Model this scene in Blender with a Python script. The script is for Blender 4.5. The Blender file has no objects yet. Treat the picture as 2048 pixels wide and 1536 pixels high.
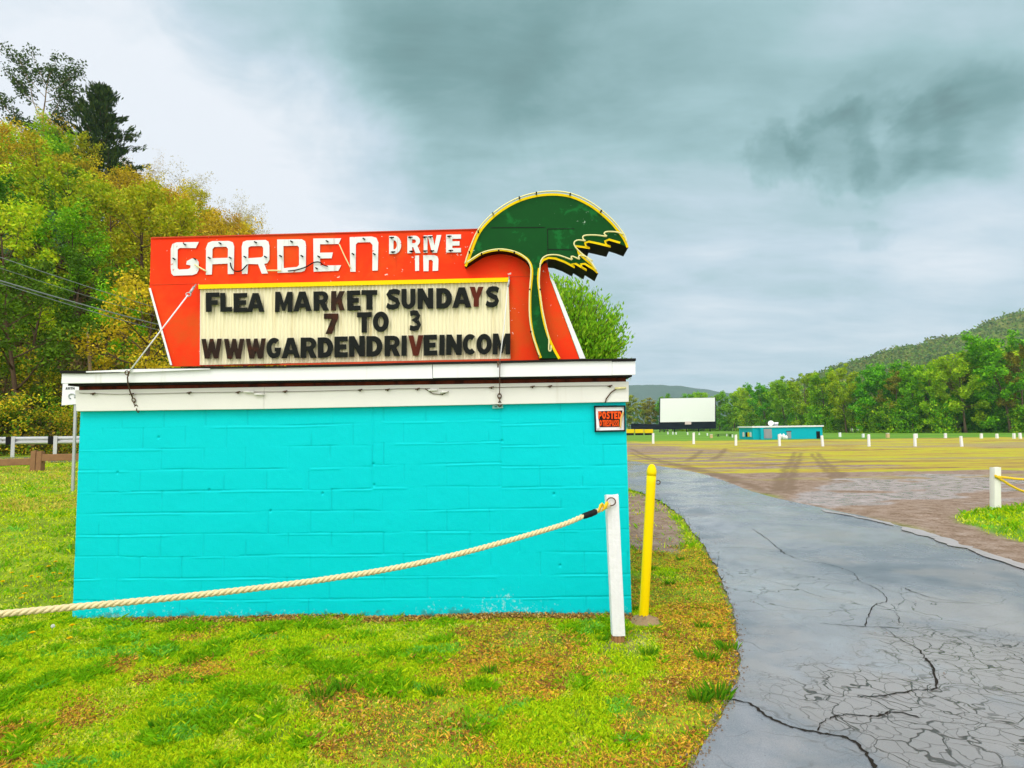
import bpy, math, random
import numpy as np
from mathutils import Vector, Matrix
from mathutils.geometry import tessellate_polygon

S = bpy.context.scene
COL = S.collection
R = math.radians

# ------------------------------------------------------------------ camera
CAM_Z = 1.72
FPX = 1200.0                     # focal length in pixels of a 2048 px wide frame
PITCH = math.atan(90 / FPX)
ROLL = 0.0145
Fv = Vector((0, math.cos(PITCH), math.sin(PITCH)))
R0 = Vector((1, 0, 0))
U0 = Vector((0, -math.sin(PITCH), math.cos(PITCH)))
Rv = R0 * math.cos(ROLL) - U0 * math.sin(ROLL)
Uv = U0 * math.cos(ROLL) + R0 * math.sin(ROLL)
CAMP = Vector((0, 0, CAM_Z))
cam_d = bpy.data.cameras.new('camera')
cam = bpy.data.objects.new('camera', cam_d)
COL.objects.link(cam)
M = Matrix((Rv, Uv, -Fv)).transposed().to_4x4()
M.translation = CAMP
cam.matrix_world = M
cam_d.sensor_width = 36
cam_d.lens = 36 * FPX / 2048
cam_d.clip_start = 0.05
cam_d.clip_end = 20000
S.camera = cam

# ------------------------------------------------------------------ light
SUN_EL, SUN_AZ = 52, 205        # azimuth measured from +Y (north) clockwise: behind the camera, to its left
sun_d = bpy.data.lights.new('sun', 'SUN')
sun_d.energy = 1.4
sun_d.angle = R(25)
sun_d.color = (1.0, 0.96, 0.9)
sun = bpy.data.objects.new('sun', sun_d)
COL.objects.link(sun)
sd = Vector((math.sin(R(SUN_AZ)) * math.cos(R(SUN_EL)), math.cos(R(SUN_AZ)) * math.cos(R(SUN_EL)), math.sin(R(SUN_EL))))
sun.rotation_euler = (-sd).to_track_quat('-Z', 'Y').to_euler()
S.view_settings.view_transform = 'Standard'
S.view_settings.look = 'None'
S.view_settings.exposure = 0.0
S.view_settings.gamma = 1.0


def ray(px, py):
    return (Fv * FPX + Rv * (px - 1024) + Uv * (768 - py)).normalized()


class NT:
    """tiny node-tree helper"""
    def __init__(self, tree):
        self.t = tree
        tree.nodes.clear()

    def n(self, typ, **kw):
        nd = self.t.nodes.new(typ)
        for k, v in kw.items():
            setattr(nd, k, v)
        return nd

    def put(self, sock, v):
        if v is None:
            return
        if hasattr(v, 'is_output'):
            self.t.links.new(v, sock)
        else:
            sock.default_value = v

    def math(self, op, a, b=None, c=None, clamp=False):
        nd = self.n('ShaderNodeMath', operation=op, use_clamp=clamp)
        for i, v in enumerate((a, b, c)):
            self.put(nd.inputs[i], v)
        return nd.outputs[0]

    def vmath(self, op, a, b=None, scale=None):
        nd = self.n('ShaderNodeVectorMath', operation=op)
        self.put(nd.inputs[0], a)
        if b is not None:
            self.put(nd.inputs[1], b)
        if scale is not None:
            self.put(nd.inputs['Scale'], scale)
        return nd.outputs['Value'] if op in ('DOT_PRODUCT', 'LENGTH', 'DISTANCE') else nd.outputs[0]

    def noise(self, vec, scale, detail=4, rough=0.55, dist=0.0, out='Fac'):
        nd = self.n('ShaderNodeTexNoise')
        self.put(nd.inputs['Vector'], vec)
        nd.inputs['Scale'].default_value = scale
        nd.inputs['Detail'].default_value = detail
        nd.inputs['Roughness'].default_value = rough
        nd.inputs['Distortion'].default_value = dist
        return nd.outputs[out]

    def ramp(self, fac, stops, interp='LINEAR'):
        nd = self.n('ShaderNodeValToRGB')
        cr = nd.color_ramp
        cr.interpolation = interp
        while len(cr.elements) < len(stops):
            cr.elements.new(0.5)
        for e, (p, c) in zip(cr.elements, stops):
            e.position = p
            e.color = (*c, 1) if len(c) == 3 else c
        self.put(nd.inputs[0], fac)
        return nd.outputs[0]

    def sstep(self, v, a, b, lo=0.0, hi=1.0):
        nd = self.n('ShaderNodeMapRange', interpolation_type='SMOOTHSTEP')
        self.put(nd.inputs[0], v)
        for i, x in enumerate((a, b, lo, hi)):
            nd.inputs[i + 1].default_value = x
        return nd.outputs[0]

    def mix(self, fac, a, b, blend='MIX'):
        nd = self.n('ShaderNodeMix', data_type='RGBA', blend_type=blend)
        self.put(nd.inputs[0], fac)
        for i, v in ((6, a), (7, b)):
            if isinstance(v, tuple) and len(v) == 3:
                v = (*v, 1)
            self.put(nd.inputs[i], v)
        return nd.outputs[2]

    def sep(self, v):
        nd = self.n('ShaderNodeSeparateXYZ')
        self.put(nd.inputs[0], v)
        return nd.outputs

    def comb(self, x, y, z):
        nd = self.n('ShaderNodeCombineXYZ')
        for i, v in enumerate((x, y, z)):
            self.put(nd.inputs[i], v)
        return nd.outputs[0]


# ------------------------------------------------------------------ sky
def build_sky():
    w = bpy.data.worlds.new('World')
    S.world = w
    w.use_nodes = True
    T = NT(w.node_tree)
    d0 = T.n('ShaderNodeTexCoord').outputs['Generated']
    x, y, z = T.sep(d0)
    # cloud plane coordinates, stretched along one diagonal as the cloud bands run
    zz = T.math('ADD', T.math('MAXIMUM', z, 0.0), 0.16)
    cp = T.comb(T.math('DIVIDE', x, zz), T.math('DIVIDE', y, zz), 0.0)
    mp = T.n('ShaderNodeMapping')
    mp.inputs['Rotation'].default_value = (0, 0, R(-38))
    mp.inputs['Scale'].default_value = (0.62, 1.15, 1)
    T.put(mp.inputs['Vector'], cp)
    n1 = T.noise(mp.outputs[0], 1.1, 6, 0.56, 0.55)
    n2 = T.noise(mp.outputs[0], 3.1, 5, 0.6, 0.3)
    wob = T.noise(d0, 5.0, 5, 0.6, 0.4, out='Color')
    dw = T.vmath('NORMALIZE', T.vmath('ADD', d0, T.vmath('SCALE', T.vmath('SUBTRACT', wob, (0.5, 0.5, 0.5)), scale=0.22)))

    def blob(px, py, r_in, r_out, amt):
        c = ray(px, py)
        dt = T.vmath('DOT_PRODUCT', dw, tuple(c))
        return T.sstep(dt, math.cos(R(r_out)), math.cos(R(r_in)), 0.0, amt)

    v = T.math('ADD', 0.655, T.math('MULTIPLY', T.math('SUBTRACT', n1, 0.5), 0.50))
    v = T.math('ADD', v, T.math('MULTIPLY', T.math('SUBTRACT', n2, 0.5), 0.36))
    blobs = [(400, 340, .5, 21, .19), (-150, 250, 2, 28, .17), (60, 120, 2, 16, .06), (480, 450, .5, 13, .10), (640, 330, 1, 9, .06),
             (900, 60, 2, 15, -.14), (1280, 80, 2, 15, -.10), (480, 10, .5, 6, -.10), (700, -150, 4, 16, -.08),
             (1560, 312, .2, 3.6, -.15), (1660, 300, .2, 3.6, -.16), (1770, 285, .2, 3.4, -.14), (1870, 265, .2, 3.2, -.12), (1765, 440, .1, 2.0, -.09),
             (1980, 235, .2, 4.2, -.16), (1700, 220, .2, 2.6, -.07), (1850, 215, .2, 2.6, -.06), (1640, 60, 2, 9, -.05), (1950, 60, 1, 8, -.05),
             (2060, 430, 1, 10, .09), (1300, 520, 1, 12, .03), (1850, 540, 1, 8, .07), (1500, 700, 1, 10, .03)]
    for b in blobs:
        v = T.math('ADD', v, blob(*b))
    v = T.math('ADD', v, T.sstep(z, 0.40, 0.02, 0.0, 0.13))
    cloud = T.ramp(v, [(0.0, (.055, .085, .085)), (.22, (.115, .205, .20)), (.40, (.205, .365, .37)), (.58, (.375, .57, .60)),
                       (.76, (.60, .73, .82)), (1.0, (.90, .94, 1.0))])
    # extra sky brightness added overhead and behind the camera to light wall and ground
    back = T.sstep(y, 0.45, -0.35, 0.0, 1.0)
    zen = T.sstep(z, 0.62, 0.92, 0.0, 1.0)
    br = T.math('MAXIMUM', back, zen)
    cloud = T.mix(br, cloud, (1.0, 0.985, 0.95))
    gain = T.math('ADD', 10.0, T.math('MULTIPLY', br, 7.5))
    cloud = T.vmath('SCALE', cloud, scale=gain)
    sky = T.n('ShaderNodeTexSky', sky_type='NISHITA')
    sky.sun_disc = False
    sky.sun_elevation = R(SUN_EL)
    sky.sun_rotation = R(SUN_AZ)
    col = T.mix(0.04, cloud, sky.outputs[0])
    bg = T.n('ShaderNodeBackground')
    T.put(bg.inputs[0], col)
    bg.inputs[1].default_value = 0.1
    out = T.n('ShaderNodeOutputWorld')
    T.t.links.new(bg.outputs[0], out.inputs[0])


build_sky()


# ------------------------------------------------------------------ numeric helpers
def sm(t):
    t = np.clip(t, 0, 1)
    return t * t * (3 - 2 * t)


def vnoise(x, y, seed=0):
    """2-D value noise, numpy"""
    x = np.asarray(x, float); y = np.asarray(y, float)
    xi = np.floor(x).astype(np.int64); yi = np.floor(y).astype(np.int64)
    xf = x - xi; yf = y - yi

    def h(a, b):
        n = (a * 374761393 + b * 668265263 + seed * 1442695041) & 0xffffffff
        n = ((n ^ (n >> 13)) * 1274126177) & 0xffffffff
        n = n ^ (n >> 16)
        return (n & 0xffff) / 65535.0
    u = xf * xf * (3 - 2 * xf); v = yf * yf * (3 - 2 * yf)
    return (h(xi, yi) * (1 - u) + h(xi + 1, yi) * u) * (1 - v) + (h(xi, yi + 1) * (1 - u) + h(xi + 1, yi + 1) * u) * v


def fbm(x, y, oct=4, seed=0):
    s = 0; a = .5; t = 0
    for i in range(oct):
        s = s + a * vnoise(np.asarray(x) * 2 ** i, np.asarray(y) * 2 ** i, seed + i * 17)
        t += a; a *= .5
    return s / t


def hill_elev(az):              # tangent of the wooded slope's skyline, by compass angle (degrees, left negative)
    return np.clip(0.33 + 0.0128 * (-az - 22.8), 0, 0.75) * np.cos(np.radians(np.clip(az, -70, 70)))


def gz(x, y):
    """terrain height"""
    x = np.asarray(x, float); y = np.asarray(y, float)
    z = -1.0 * sm((y - 12) / 50) * sm((x + 3.5) / 6)
    left = sm((-3.4 - x) / 2.2)
    z = z + left * (0.58 * sm((y - 6.2) / 6.5) + 0.26 * sm((y - 13) / 12))
    az = np.degrees(np.arctan2(x, np.maximum(y, 0.01)))
    r = np.hypot(x, y)
    hc = np.maximum(hill_elev(az) * 105 * 0.98 - 9.0, 0) * sm((-az + 2) / 10)
    t = np.clip((r - 37) / 68, 0, 1.6)
    z = z + hc * np.where(t < 1, t ** 0.92, 1 + 0.1 * (t - 1)) * (y > 5)
    near = np.exp(-(np.maximum(r - 6, 0) / 14) ** 2)
    z = z + (fbm(x * .8, y * .8, 3, 5) - .5) * 0.07 * near * sm((r - 1) / 2)
    return z


def gz1(x, y):
    return float(gz(np.array([x]), np.array([y]))[0])


def on_plane(px, py, p0, n):
    d = ray(px, py)
    t = (Vector(p0) - CAMP).dot(n) / d.dot(n)
    return CAMP + d * t


def at_y(px, py, Y):
    return on_plane(px, py, Vector((0, Y, 0)), Vector((0, 1, 0)))


def on_ground(px, py, lo=1.0, hi=2500.0):
    d = ray(px, py)
    t = lo; prev = lo
    while t < hi:
        p = CAMP + d * t
        if p.z < gz1(p.x, p.y):
            a, b = prev, t
            for _ in range(24):
                m = (a + b) / 2
                p = CAMP + d * m
                if p.z < gz1(p.x, p.y):
                    b = m
                else:
                    a = m
            p = CAMP + d * b
            return Vector((p.x, p.y, gz1(p.x, p.y)))
        prev = t
        t *= 1.03
    p = CAMP + d * hi
    return Vector((p.x, p.y, gz1(p.x, p.y)))


def hyp(px):                    # pixel row of the eye-level horizon
    return 858 - ROLL * (px - 1024)


# ------------------------------------------------------------------ object helpers
def tag(o, label=None, cat=None, group=None, kind=None):
    if label: o['label'] = label
    if cat: o['category'] = cat
    if group: o['group'] = group
    if kind: o['kind'] = kind
    return o


def thing(name, loc, label, cat, group=None, rz=0.0):
    o = bpy.data.objects.new(name, None)
    COL.objects.link(o)
    o.location = loc
    o.rotation_euler = (0, 0, rz)
    o.empty_display_size = 0.2
    tag(o, label, cat, group)
    return o


def root_mat(o):
    return Matrix.Translation(o.location) @ o.rotation_euler.to_matrix().to_4x4()


class MB:
    def __init__(self):
        self.v = []; self.f = []; self.mi = []; self.smooth = []

    def add(self, vs, fs, mi=0, smooth=False):
        b = len(self.v)
        self.v += [tuple(p) for p in vs]
        self.f += [tuple(b + i for i in f) for f in fs]
        self.mi += [mi] * len(fs)
        self.smooth += [smooth] * len(fs)

    def hexa(self, c, mi=0):
        """8 corners: bottom 4 (ccw seen from above) then top 4"""
        self.add(c, [(0, 3, 2, 1), (4, 5, 6, 7), (0, 1, 5, 4), (1, 2, 6, 5), (2, 3, 7, 6), (3, 0, 4, 7)], mi)

    def box(self, x0, x1, y0, y1, z0, z1, mi=0):
        self.hexa([(x0, y0, z0), (x1, y0, z0), (x1, y1, z0), (x0, y1, z0), (x0, y0, z1), (x1, y0, z1), (x1, y1, z1), (x0, y1, z1)], mi)

    def beam(self, a, b, w, h, up=(0, 0, 1), mi=0):
        a = Vector(a); b = Vector(b)
        d = (b - a).normalized()
        s = d.cross(Vector(up))
        if s.length < 1e-4: s = d.cross(Vector((1, 0, 0)))
        s.normalize()
        u = s.cross(d)
        c = []
        for p in (a, b):
            c.append([p - s * w / 2 - u * h / 2, p + s * w / 2 - u * h / 2, p + s * w / 2 + u * h / 2, p - s * w / 2 + u * h / 2])
        vs = c[0] + c[1]
        self.add(vs, [(0, 1, 2, 3), (7, 6, 5, 4), (0, 4, 5, 1), (1, 5, 6, 2), (2, 6, 7, 3), (3, 7, 4, 0)], mi)

    def tube(self, pts, r, n=8, mi=0, cap=True, smooth=True):
        pts = [Vector(p) for p in pts]
        m = len(pts)
        rr = r if isinstance(r, (list, tuple)) else [r] * m
        vs = []; fs = []
        s0 = None
        for i, p in enumerate(pts):
            d = (pts[min(i + 1, m - 1)] - pts[max(i - 1, 0)])
            d = d.normalized() if d.length > 1e-9 else Vector((0, 0, 1))
            if s0 is None:
                s = d.cross(Vector((0, 0, 1)))
                if s.length < 1e-3: s = d.cross(Vector((1, 0, 0)))
            else:
                s = s0 - d * s0.dot(d)
                if s.length < 1e-4: s = d.cross(Vector((0.3, 1, 0.2)))
            s.normalize(); s0 = s
            u = s.cross(d)
            for k in range(n):
                a = 2 * math.pi * k / n
                vs.append(p + (s * math.cos(a) + u * math.sin(a)) * rr[i])
        for i in range(m - 1):
            for k in range(n):
                k2 = (k + 1) % n
                fs.append((i * n + k, i * n + k2, (i + 1) * n + k2, (i + 1) * n + k))
        if cap:
            fs.append(tuple(range(n))[::-1])
            fs.append(tuple((m - 1) * n + k for k in range(n)))
        self.add(vs, fs, mi, smooth)

    def solid(self, loops, fn, d0, d1, mi=0, side_mi=None):
        """polygon (first loop) with holes, pushed from depth d0 (front) to d1; fn(x, y, d) -> world point"""
        flat = [p for lp in loops for p in lp]
        tri = tessellate_polygon([[Vector((p[0], p[1], 0)) for p in lp] for lp in loops])
        n = len(flat)
        vs = [fn(p[0], p[1], d0) for p in flat] + [fn(p[0], p[1], d1) for p in flat]
        self.add(vs, [tuple(t) for t in tri] + [tuple(n + i for i in reversed(t)) for t in tri], mi)
        o = 0
        fs = []
        for lp in loops:
            k = len(lp)
            for i in range(k):
                j = (i + 1) % k
                fs.append((o + i, o + j, n + o + j, n + o + i))
            o += k
        self.add(vs, fs, mi if side_mi is None else side_mi)

    def build(self, name, mats, parent=None, mi_override=None, bevel=0.0):
        me = bpy.data.meshes.new(name)
        inv = None
        if parent is not None:
            top = parent
            while top.parent: top = top.parent
            inv = root_mat(top).inverted()
        vs = [tuple(inv @ Vector(p)) for p in self.v] if inv is not None else self.v
        me.from_pydata(vs, [], self.f)
        mats = mats if isinstance(mats, (list, tuple)) else [mats]
        for m in mats: me.materials.append(m)
        me.polygons.foreach_set('material_index', self.mi)
        me.polygons.foreach_set('use_smooth', self.smooth)
        me.update()
        o = bpy.data.objects.new(name, me)
        COL.objects.link(o)
        if parent is not None: o.parent = parent
        import bmesh
        bm = bmesh.new(); bm.from_mesh(me)
        bmesh.ops.recalc_face_normals(bm, faces=bm.faces)
        if bevel > 0:
            es = [e for e in bm.edges if len(e.link_faces) == 2 and e.calc_face_angle(0) > 0.6]
            bmesh.ops.bevel(bm, geom=es, offset=bevel, segments=2, affect='EDGES', profile=0.6)
        bm.to_mesh(me); bm.free()
        return o


def np_mesh(name, verts, faces, mats, parent=None, attr=None, domain='FACE', smooth=False, world=True):
    """mesh from arrays; faces (n,3) or (n,4); attr {name: (n,4)}"""
    verts = np.asarray(verts, np.float32); faces = np.asarray(faces, np.int32)
    if parent is not None and world:
        top = parent
        while top.parent: top = top.parent
        inv = np.array(root_mat(top).inverted())
        verts = (verts @ inv[:3, :3].T + inv[:3, 3]).astype(np.float32)
    me = bpy.data.meshes.new(name)
    k = faces.shape[1]
    me.vertices.add(len(verts)); me.vertices.foreach_set('co', verts.ravel())
    me.loops.add(faces.size); me.loops.foreach_set('vertex_index', faces.ravel())
    me.polygons.add(len(faces))
    me.polygons.foreach_set('loop_start', np.arange(0, faces.size, k, dtype=np.int32))
    try:
        me.polygons.foreach_set('loop_total', np.full(len(faces), k, np.int32))
    except Exception:
        pass
    me.polygons.foreach_set('use_smooth', np.full(len(faces), smooth))
    for m in (mats if isinstance(mats, (list, tuple)) else [mats]): me.materials.append(m)
    for an, arr in (attr or {}).items():
        a = me.attributes.new(an, 'FLOAT_COLOR', domain)
        a.data.foreach_set('color', np.asarray(arr, np.float32).ravel())
    me.update(calc_edges=True)
    me.validate()
    o = bpy.data.objects.new(name, me)
    COL.objects.link(o)
    if parent is not None: o.parent = parent
    return o


def copy_tree(o, parent=None):
    c = o.copy(); COL.objects.link(c)
    if parent is not None: c.parent = parent
    for ch in list(o.children): copy_tree(ch, c)
    return c


# ------------------------------------------------------------------ materials
MATS = {}


def pmat(name, base, rough=0.6, var=0.12, scale=6.0, bump=0.0, bscale=40.0, spec=0.10, metal=0.0,
         chip=None, stain=None, streak=None, bdist=0.01):
    """painted / plain surface: base colour with noise variation, optional flaking (chip) and stains"""
    if name in MATS: return MATS[name]
    m = bpy.data.materials.new(name); m.use_nodes = True
    MATS[name] = m
    T = NT(m.node_tree)
    p = T.n('ShaderNodeTexCoord').outputs['Object']
    nz = T.noise(p, scale, 5, 0.6)
    f = T.math('ADD', 1.0, T.math('MULTIPLY', T.math('SUBTRACT', nz, 0.5), var * 2))
    col = T.vmath('SCALE', (*base,), scale=f)
    if stain:                        # (colour, scale, lo, hi)
        sf = T.sstep(T.noise(p, stain[1], 6, 0.65, 0.3), stain[2], stain[3])
        col = T.mix(sf, col, stain[0])
    if streak:                       # vertical runs (colour, scale, lo, hi)
        mp = T.n('ShaderNodeMapping'); mp.inputs['Scale'].default_value = (streak[1], streak[1], streak[1] * 0.06)
        T.put(mp.inputs['Vector'], p)
        sf = T.sstep(T.noise(mp.outputs[0], 1.0, 4, 0.6), streak[2], streak[3])
        col = T.mix(sf, col, streak[0])
    if chip:                         # (colour, scale, lo, hi)
        ck = T.math('ADD', T.math('MULTIPLY', T.noise(p, chip[1], 4, 0.6, 0.5), 0.7), T.math('MULTIPLY', T.noise(p, chip[1] * 0.12, 2), 0.3))
        cf = T.sstep(ck, chip[2], chip[3])
        col = T.mix(cf, col, chip[0])
    b = T.n('ShaderNodeBsdfPrincipled')
    T.put(b.inputs['Base Color'], col)
    T.put(b.inputs['Roughness'], T.math('ADD', rough, T.math('MULTIPLY', T.math('SUBTRACT', nz, 0.5), 0.25), clamp=True))
    b.inputs['Metallic'].default_value = metal
    b.inputs['Specular IOR Level'].default_value = spec
    if bump:
        bn = T.n('ShaderNodeBump'); bn.inputs['Strength'].default_value = bump; bn.inputs['Distance'].default_value = bdist
        T.put(bn.inputs['Height'], T.noise(p, bscale, 5, 0.6))
        T.t.links.new(bn.outputs[0], b.inputs['Normal'])
    o = T.n('ShaderNodeOutputMaterial')
    T.t.links.new(b.outputs[0], o.inputs[0])
    return m


def attr_mat(name, rough=0.7, trans=0.35, jitter=0.12, spec=0.08, hue=0.02):
    """foliage / blades: colour from the 'col' attribute, slight change from object to object"""
    m = bpy.data.materials.new(name); m.use_nodes = True
    T = NT(m.node_tree)
    a = T.n('ShaderNodeAttribute', attribute_name='col')
    rnd = T.n('ShaderNodeObjectInfo').outputs['Random']
    hs = T.n('ShaderNodeHueSaturation')
    T.put(hs.inputs['Color'], a.outputs['Color'])
    T.put(hs.inputs['Hue'], T.math('ADD', 0.5 - hue, T.math('MULTIPLY', rnd, hue * 2)))
    r2 = T.math('FRACT', T.math('MULTIPLY', rnd, 7.31))
    T.put(hs.inputs['Value'], T.math('ADD', 1 - jitter, T.math('MULTIPLY', r2, jitter * 2)))
    b = T.n('ShaderNodeBsdfPrincipled')
    T.put(b.inputs['Base Color'], hs.outputs[0])
    b.inputs['Roughness'].default_value = rough
    b.inputs['Specular IOR Level'].default_value = spec
    tr = T.n('ShaderNodeBsdfTranslucent')
    T.put(tr.inputs[0], hs.outputs[0])
    mx = T.n('ShaderNodeMixShader'); mx.inputs[0].default_value = trans
    T.t.links.new(b.outputs[0], mx.inputs[1]); T.t.links.new(tr.outputs[0], mx.inputs[2])
    o = T.n('ShaderNodeOutputMaterial')
    T.t.links.new(mx.outputs[0], o.inputs[0])
    return m


m_red = pmat('red_paint', (.84, .035, .004), .6, .06, 2.5, .15, 60, chip=((.75, .6, .55), 20, .64, .655), stain=((.66, .075, .008), 1.2, .42, .68), streak=((.45, .03, .006), 9, .62, .9))
m_redd = pmat('red_edge', (.55, .06, .02), .6, .2, 5)
m_wpaint = pmat('white_letter_paint', (.72, .74, .74), .6, .10, 9, chip=((.55, .08, .03), 24, .63, .66), streak=((.42, .36, .33), 22, .60, .80))
m_white = pmat('white_paint', (.80, .81, .83), .45, .05, 3, .1, 30, streak=((.6, .58, .52), 9, .60, .85))
m_frieze = pmat('frieze_paint', (.74, .73, .69), .5, .05, 3, .1, 30, streak=((.50, .46, .36), 6, .58, .9))
m_black = pmat('black_metal', (.008, .009, .009), .5, .3, 5)
m_tar = pmat('roof_felt', (.015, .014, .013), .8, .3, 8, .4, 30)
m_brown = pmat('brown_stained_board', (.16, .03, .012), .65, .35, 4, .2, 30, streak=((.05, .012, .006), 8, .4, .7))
m_green = pmat('sign_green', (.002, .062, .009), .45, .2, 3, chip=((.35, .5, .38), 22, .665, .68), stain=((.004, .12, .02), 5, .56, .66))
m_yellow = pmat('yellow_paint', (.86, .60, .0), .45, .05, 6)
m_neon = pmat('glass_tube', (.72, .66, .30), .2, .05, 10, spec=.6)
m_cream = pmat('corrugated_plastic', (.82, .76, .53), .4, .07, 3, streak=((.58, .46, .22), 14, .55, .85))
m_blkl = pmat('black_plastic_letter', (.007, .009, .007), .4, .3, 12, chip=((.25, .25, .22), 45, .71, .72))
m_brnl = pmat('brown_plastic_letter', (.085, .014, .005), .4, .5, 9)
m_mixl = pmat('faded_plastic_letter', (.022, .011, .006), .4, .6, 9, stain=((.05, .015, .006), 7, .52, .66))
m_steel = pmat('galvanized_steel', (.45, .47, .49), .4, .15, 8, metal=.6)
m_rust = pmat('rusty_iron', (.10, .06, .035), .7, .5, 20)
m_postw = pmat('weathered_white_wood', (.78, .78, .80), .6, .06, 4, .5, 25, chip=((.24, .2, .17), 30, .67, .69), streak=((.52, .5, .5), 18, .62, .72))
m_raww = pmat('bare_wood', (.32, .17, .07), .8, .35, 8, .5, 25)
m_rope = pmat('sisal_rope', (.74, .62, .36), .8, .15, 30, .6, 120)
m_ropey = pmat('yellow_strand', (.8, .55, .03), .7, .2, 30)
m_tape = pmat('black_tape', (.012, .012, .013), .35, .3, 12)
m_boll = pmat('bollard_yellow', (.92, .66, .0), .4, .04, 5)
m_dirt1 = pmat('mound_dirt', (.36, .25, .14), .95, .3, 14, .8, 40, bdist=.03)
m_galv = pmat('guardrail_steel', (.55, .56, .58), .35, .12, 3, metal=.4, streak=((.3, .27, .22), 5, .6, .8))
m_fence = pmat('weathered_timber', (.26, .14, .07), .85, .3, 6, .5, 20)
m_teal = pmat('teal_paint', (.0, .42, .52), .6, .05, 1.5)
m_grey = pmat('grey_metal', (.30, .31, .33), .5, .12, 2)
m_scr = pmat('screen_white', (.90, .90, .90), .7, .02, 1)
m_dark = pmat('dark_navy_boards', (.006, .010, .016), .8, .3, 1)
m_paper = pmat('white_paper', (.83, .82, .85), .6, .03, 10)
m_orange = pmat('orange_ink', (.85, .09, .01), .6, .05, 10)
m_bark = pmat('bark', (.10, .065, .038), .9, .35, 3, .5, 8, bdist=.05)
m_barkp = pmat('pale_bark', (.34, .24, .14), .9, .3, 2, .5, 8, bdist=.05)
m_barkm = pmat('mid_bark', (.17, .12, .075), .9, .3, 2, .5, 8, bdist=.05)
m_barkw = pmat('white_bark', (.50, .46, .36), .9, .3, 2)
m_cable = pmat('cable_black', (.22, .25, .25), .6, .1, 3)
m_leaf = attr_mat('leaf', .65, .22, .24)
m_leaf_far = attr_mat('leaf_far', .7, .25, .16)
m_blade = attr_mat('grass_blade', .6, .30, .0, hue=0.0)
m_petal = pmat('dandelion_yellow', (.86, .58, .0), .7, .1, 20)
m_puff = pmat('dandelion_clock', (.8, .8, .78), .8, .05, 20)
m_stem = pmat('flower_stem', (.22, .36, .03), .7, .1, 20)


def wall_mat():
    m = bpy.data.materials.new('turquoise_block_paint'); m.use_nodes = True
    T = NT(m.node_tree)
    p = T.n('ShaderNodeTexCoord').outputs['Object']
    x, y, z = T.sep(p)
    nz = T.noise(p, 1.3, 5, 0.6)
    nf = T.noise(p, 60, 4, 0.65)
    f = T.math('ADD', 0.97, T.math('MULTIPLY', T.math('SUBTRACT', nz, 0.5), 0.10))
    f = T.math('ADD', f, T.math('MULTIPLY', T.math('SUBTRACT', nf, 0.5), 0.07))
    col = T.vmath('SCALE', (0.0, .605, .66), scale=f)
    ja = T.n('ShaderNodeAttribute', attribute_name='joint'); js = T.n('ShaderNodeSeparateColor'); T.t.links.new(ja.outputs['Color'], js.inputs[0])
    col = T.mix(T.math('MULTIPLY', js.outputs[0], .28), col, (.0, .22, .25))
    # bare pale patches where the paint has worn off near the ground
    low = T.sstep(z, 0.34, 0.02)
    k = T.math('ADD', T.noise(p, 26, 6, 0.75), T.math('MULTIPLY', low, 0.20))
    k = T.math('ADD', k, T.math('MULTIPLY', T.math('SUBTRACT', T.noise(p, 1.1, 2), 0.5), 0.5))
    col = T.mix(T.sstep(k, .77, .84, 0, .45), col, (.55, .78, .78))
    # soil splashed along the base
    g = T.math('ADD', T.noise(p, 12, 6, 0.7), T.sstep(z, 0.16, -0.01, 0.0, 0.38))
    g = T.math('ADD', g, T.math('MULTIPLY', T.math('SUBTRACT', T.noise(p, 1.6, 2), 0.5), 0.4))
    col = T.mix(T.sstep(g, .78, .95, 0, .55), col, (.06, .10, .06))
    # a few scuffs
    sc = T.sstep(T.noise(p, 5, 5, 0.7, 1.5), .72, .78, 0, .35)
    col = T.mix(sc, col, (.02, .36, .38))
    b = T.n('ShaderNodeBsdfPrincipled')
    T.put(b.inputs['Base Color'], col)
    b.inputs['Roughness'].default_value = .55
    b.inputs['Specular IOR Level'].default_value = .08
    bn = T.n('ShaderNodeBump'); bn.inputs['Strength'].default_value = .35; bn.inputs['Distance'].default_value = .004
    T.put(bn.inputs['Height'], T.math('ADD', T.noise(p, 90, 4, .7), T.noise(p, 18, 4, .6)))
    T.t.links.new(bn.outputs[0], b.inputs['Normal'])
    o = T.n('ShaderNodeOutputMaterial'); T.t.links.new(b.outputs[0], o.inputs[0])
    return m


m_wall = wall_mat()

# ------------------------------------------------------------------ ground zones (traced on the ground, in metres)
def gpoly(pts):
    return [tuple(on_ground(px, py)[:2]) for px, py in pts]


def catmull(pts, k=6, closed=False):
    pts = [Vector(p) for p in pts]
    out = []
    n = len(pts)
    for i in range(n if closed else n - 1):
        if closed:
            p0, p1, p2, p3 = pts[(i - 1) % n], pts[i], pts[(i + 1) % n], pts[(i + 2) % n]
        else:
            p0, p1, p2, p3 = pts[max(i - 1, 0)], pts[i], pts[i + 1], pts[min(i + 2, n - 1)]
        for j in range(k):
            t = j / k
            out.append(0.5 * ((2 * p1) + (p2 - p0) * t + (2 * p0 - 5 * p1 + 4 * p2 - p3) * t * t + (3 * p1 - p0 - 3 * p2 + p3) * t ** 3))
    if not closed: out.append(pts[-1])
    return out


def inside(poly, x, y):
    x = np.asarray(x, float); y = np.asarray(y, float)
    c = np.zeros(x.shape, bool)
    n = len(poly)
    for i in range(n):
        x1, y1 = poly[i]; x2, y2 = poly[(i + 1) % n]
        if y1 == y2: continue
        hit = ((y1 > y) != (y2 > y)) & (x < (x2 - x1) * (y - y1) / (y2 - y1) + x1)
        c ^= hit
    return c


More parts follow.
